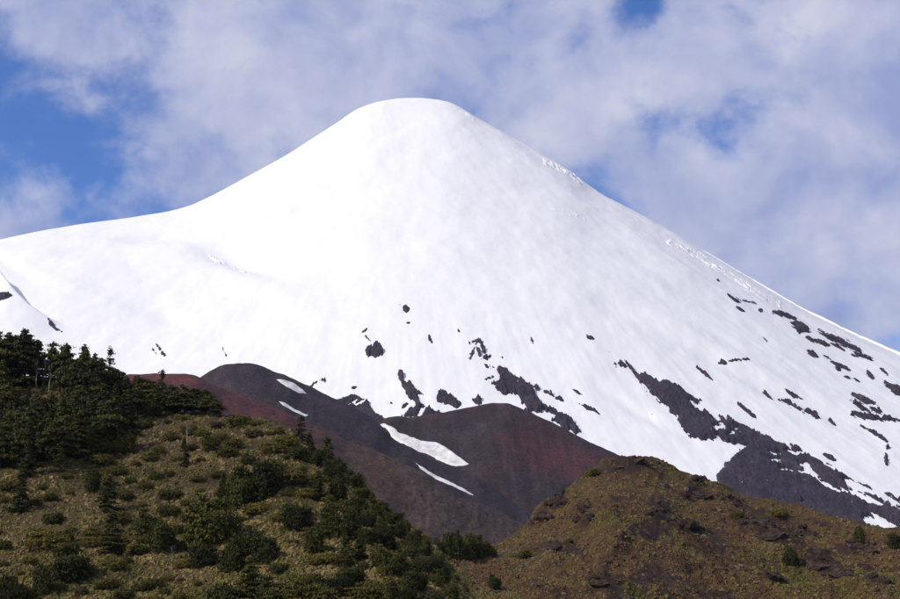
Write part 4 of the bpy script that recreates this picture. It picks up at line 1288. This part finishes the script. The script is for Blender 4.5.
def put_rock(name, me, mat, sheet, px, py, wpx, hpx, label, cat, group, sink=0.35, tilt=0.2, deep=0.7):
    X, Y, Z = [float(np.ravel(v)[0]) for v in sheet.point(np.array([px], float), np.array([py], float))]
    s = Y / F
    o = obj(name, me, mat, loc=(X, Y, Z + hpx * s * (0.5 - sink)), label=label, cat=cat, group=group)
    o.rotation_euler = (random.uniform(-tilt, tilt), random.uniform(-tilt, tilt), random.uniform(-0.5, 0.5))
    o.scale = (wpx * s / 2, wpx * s / 2 * deep, hpx * s / 2 * 1.25)
    return o


for i, (px, py, w, h, lab) in enumerate([
        (702, 494, 26, 9, 'long dark crag high on the brown hill'), (692, 529, 26, 11, 'squat dark crag in the middle of the brown hill face'), (675, 531, 14, 10, 'small crag touching the squat dark crag'),
        (758, 527, 30, 12, 'broad dark crag below the sloping crest of the brown hill'), (776, 541, 26, 10, 'dark crag beside the green bush on the brown hill'), (818, 566, 28, 13, 'craggy dark knob below the green bush'),
        (842, 580, 26, 12, 'dark crag low on the brown hill beyond the craggy knob'), (770, 579, 22, 8, 'low rock ledge at the foot of the brown hill'), (640, 468, 18, 6, 'dark rocky cap at the top of the brown hill'),
        (618, 470, 14, 5, 'small rocky shoulder beside the hilltop cap'), (562, 505, 20, 9, 'rocky spur on the steep edge of the brown hill'), (545, 518, 18, 9, 'lower rocky spur on the steep edge of the brown hill'),
        (601, 591, 22, 8, 'tilted dark slab in the grass at the foot of the brown hill'), (526, 555, 12, 7, 'dark stone block where the saddle meets the brown hill'), (868, 552, 22, 8, 'dark ledge below the upright bush near the crest'),
        (585, 512, 14, 7, 'small dark crag amid mossy ground near the steep edge')]):
    put_rock('lava_crag', CRAGS[i % 4], M_CRAG, HILL_R, px, py, w, h, lab, 'crag', None, 0.56)
for gi, (cx, cy, rx, ry, ang) in enumerate(ROCKY):
    for q in range(5):
        u, v = random.gauss(0, 0.5) * rx, random.gauss(0, 0.5) * ry
        ca, sa = math.cos(math.radians(ang)), math.sin(math.radians(ang))
        px, py = cx + u * ca - v * sa, cy + u * sa + v * ca
        if py < float(HILL_R.crest(px)) + 5 or py > 604: continue
        w = random.uniform(4, 11)
        put_rock('lava_block', CRAGS[(gi + q) % 4], M_CRAG, HILL_R, px, py, w, w * random.uniform(0.45, 0.75), ('large' if w > 8 else 'small') + ' dark lava block near ' + near_what(px, py, LAND_R), 'rock', 'lava blocks on the brown hill', 0.4)
n = 0
while n < 110:
    px = random.uniform(490, 900); cr = float(HILL_R.crest(px)); py = cr + 6 + (600 - cr) * random.random()
    if py > 606: continue
    if random.random() > (1.0 if (500 < px < 620 and py > 520) else 0.4): continue
    w = random.uniform(2.0, 5.5)
    put_rock('stone', STONES[n % 5], M_STONE, HILL_R, px, py, w, w * random.uniform(0.5, 0.8), ('larger' if w > 4 else 'small') + ' weathered stone near ' + near_what(px, py, LAND_R), 'stone', 'stones on the brown hill', 0.25)
    n += 1
n = 0
while n < 90:
    px = random.uniform(0, 440); cr = float(HILL_L.crest(px)); py = cr + 6 + (600 - cr) * random.random()
    if py > 606 or (px < 230 and py < float(np.interp(px, *FRONT)) + 5): continue
    w = random.uniform(2.5, 6)
    put_rock('stone', STONES[n % 5], M_STONE, HILL_L, px, py, w, w * random.uniform(0.45, 0.7), ('larger' if w > 4.3 else 'small') + ' weathered stone in the heath near ' + near_what(px, py, LAND), 'stone', 'stones on the near hillside', 0.25)
    n += 1

# ------------------------------------------------------------------ thin mountain air
HAZE = 2.2e-5
if HAZE > 0:
    x0, x1, y0, y1, z0, z1 = -33000, 33000, -33000, 33000, -40, 1720
    V = np.array([(x, y, z) for z in (z0, z1) for y in (y0, y1) for x in (x0, x1)], float)
    Fq = np.array([(0, 2, 3, 1), (4, 5, 7, 6), (0, 1, 5, 4), (2, 6, 7, 3), (0, 4, 6, 2), (1, 3, 7, 5)])
    me = mesh_np('haze', V, Fq, smooth=False)
    mh = bpy.data.materials.new('haze'); mh.use_nodes = True
    t = mh.node_tree; t.nodes.clear()
    o_ = N(t, 'ShaderNodeOutputMaterial'); pv = N(t, 'ShaderNodeVolumePrincipled')
    pv.inputs['Color'].default_value = (0.72, 0.80, 1.0, 1)
    pv.inputs['Density'].default_value = HAZE
    pv.inputs['Anisotropy'].default_value = 0.2
    t.links.new(pv.outputs[0], o_.inputs['Volume'])
    obj('haze', me, mh, label='thin bluish mountain haze', cat='haze', kind='stuff')
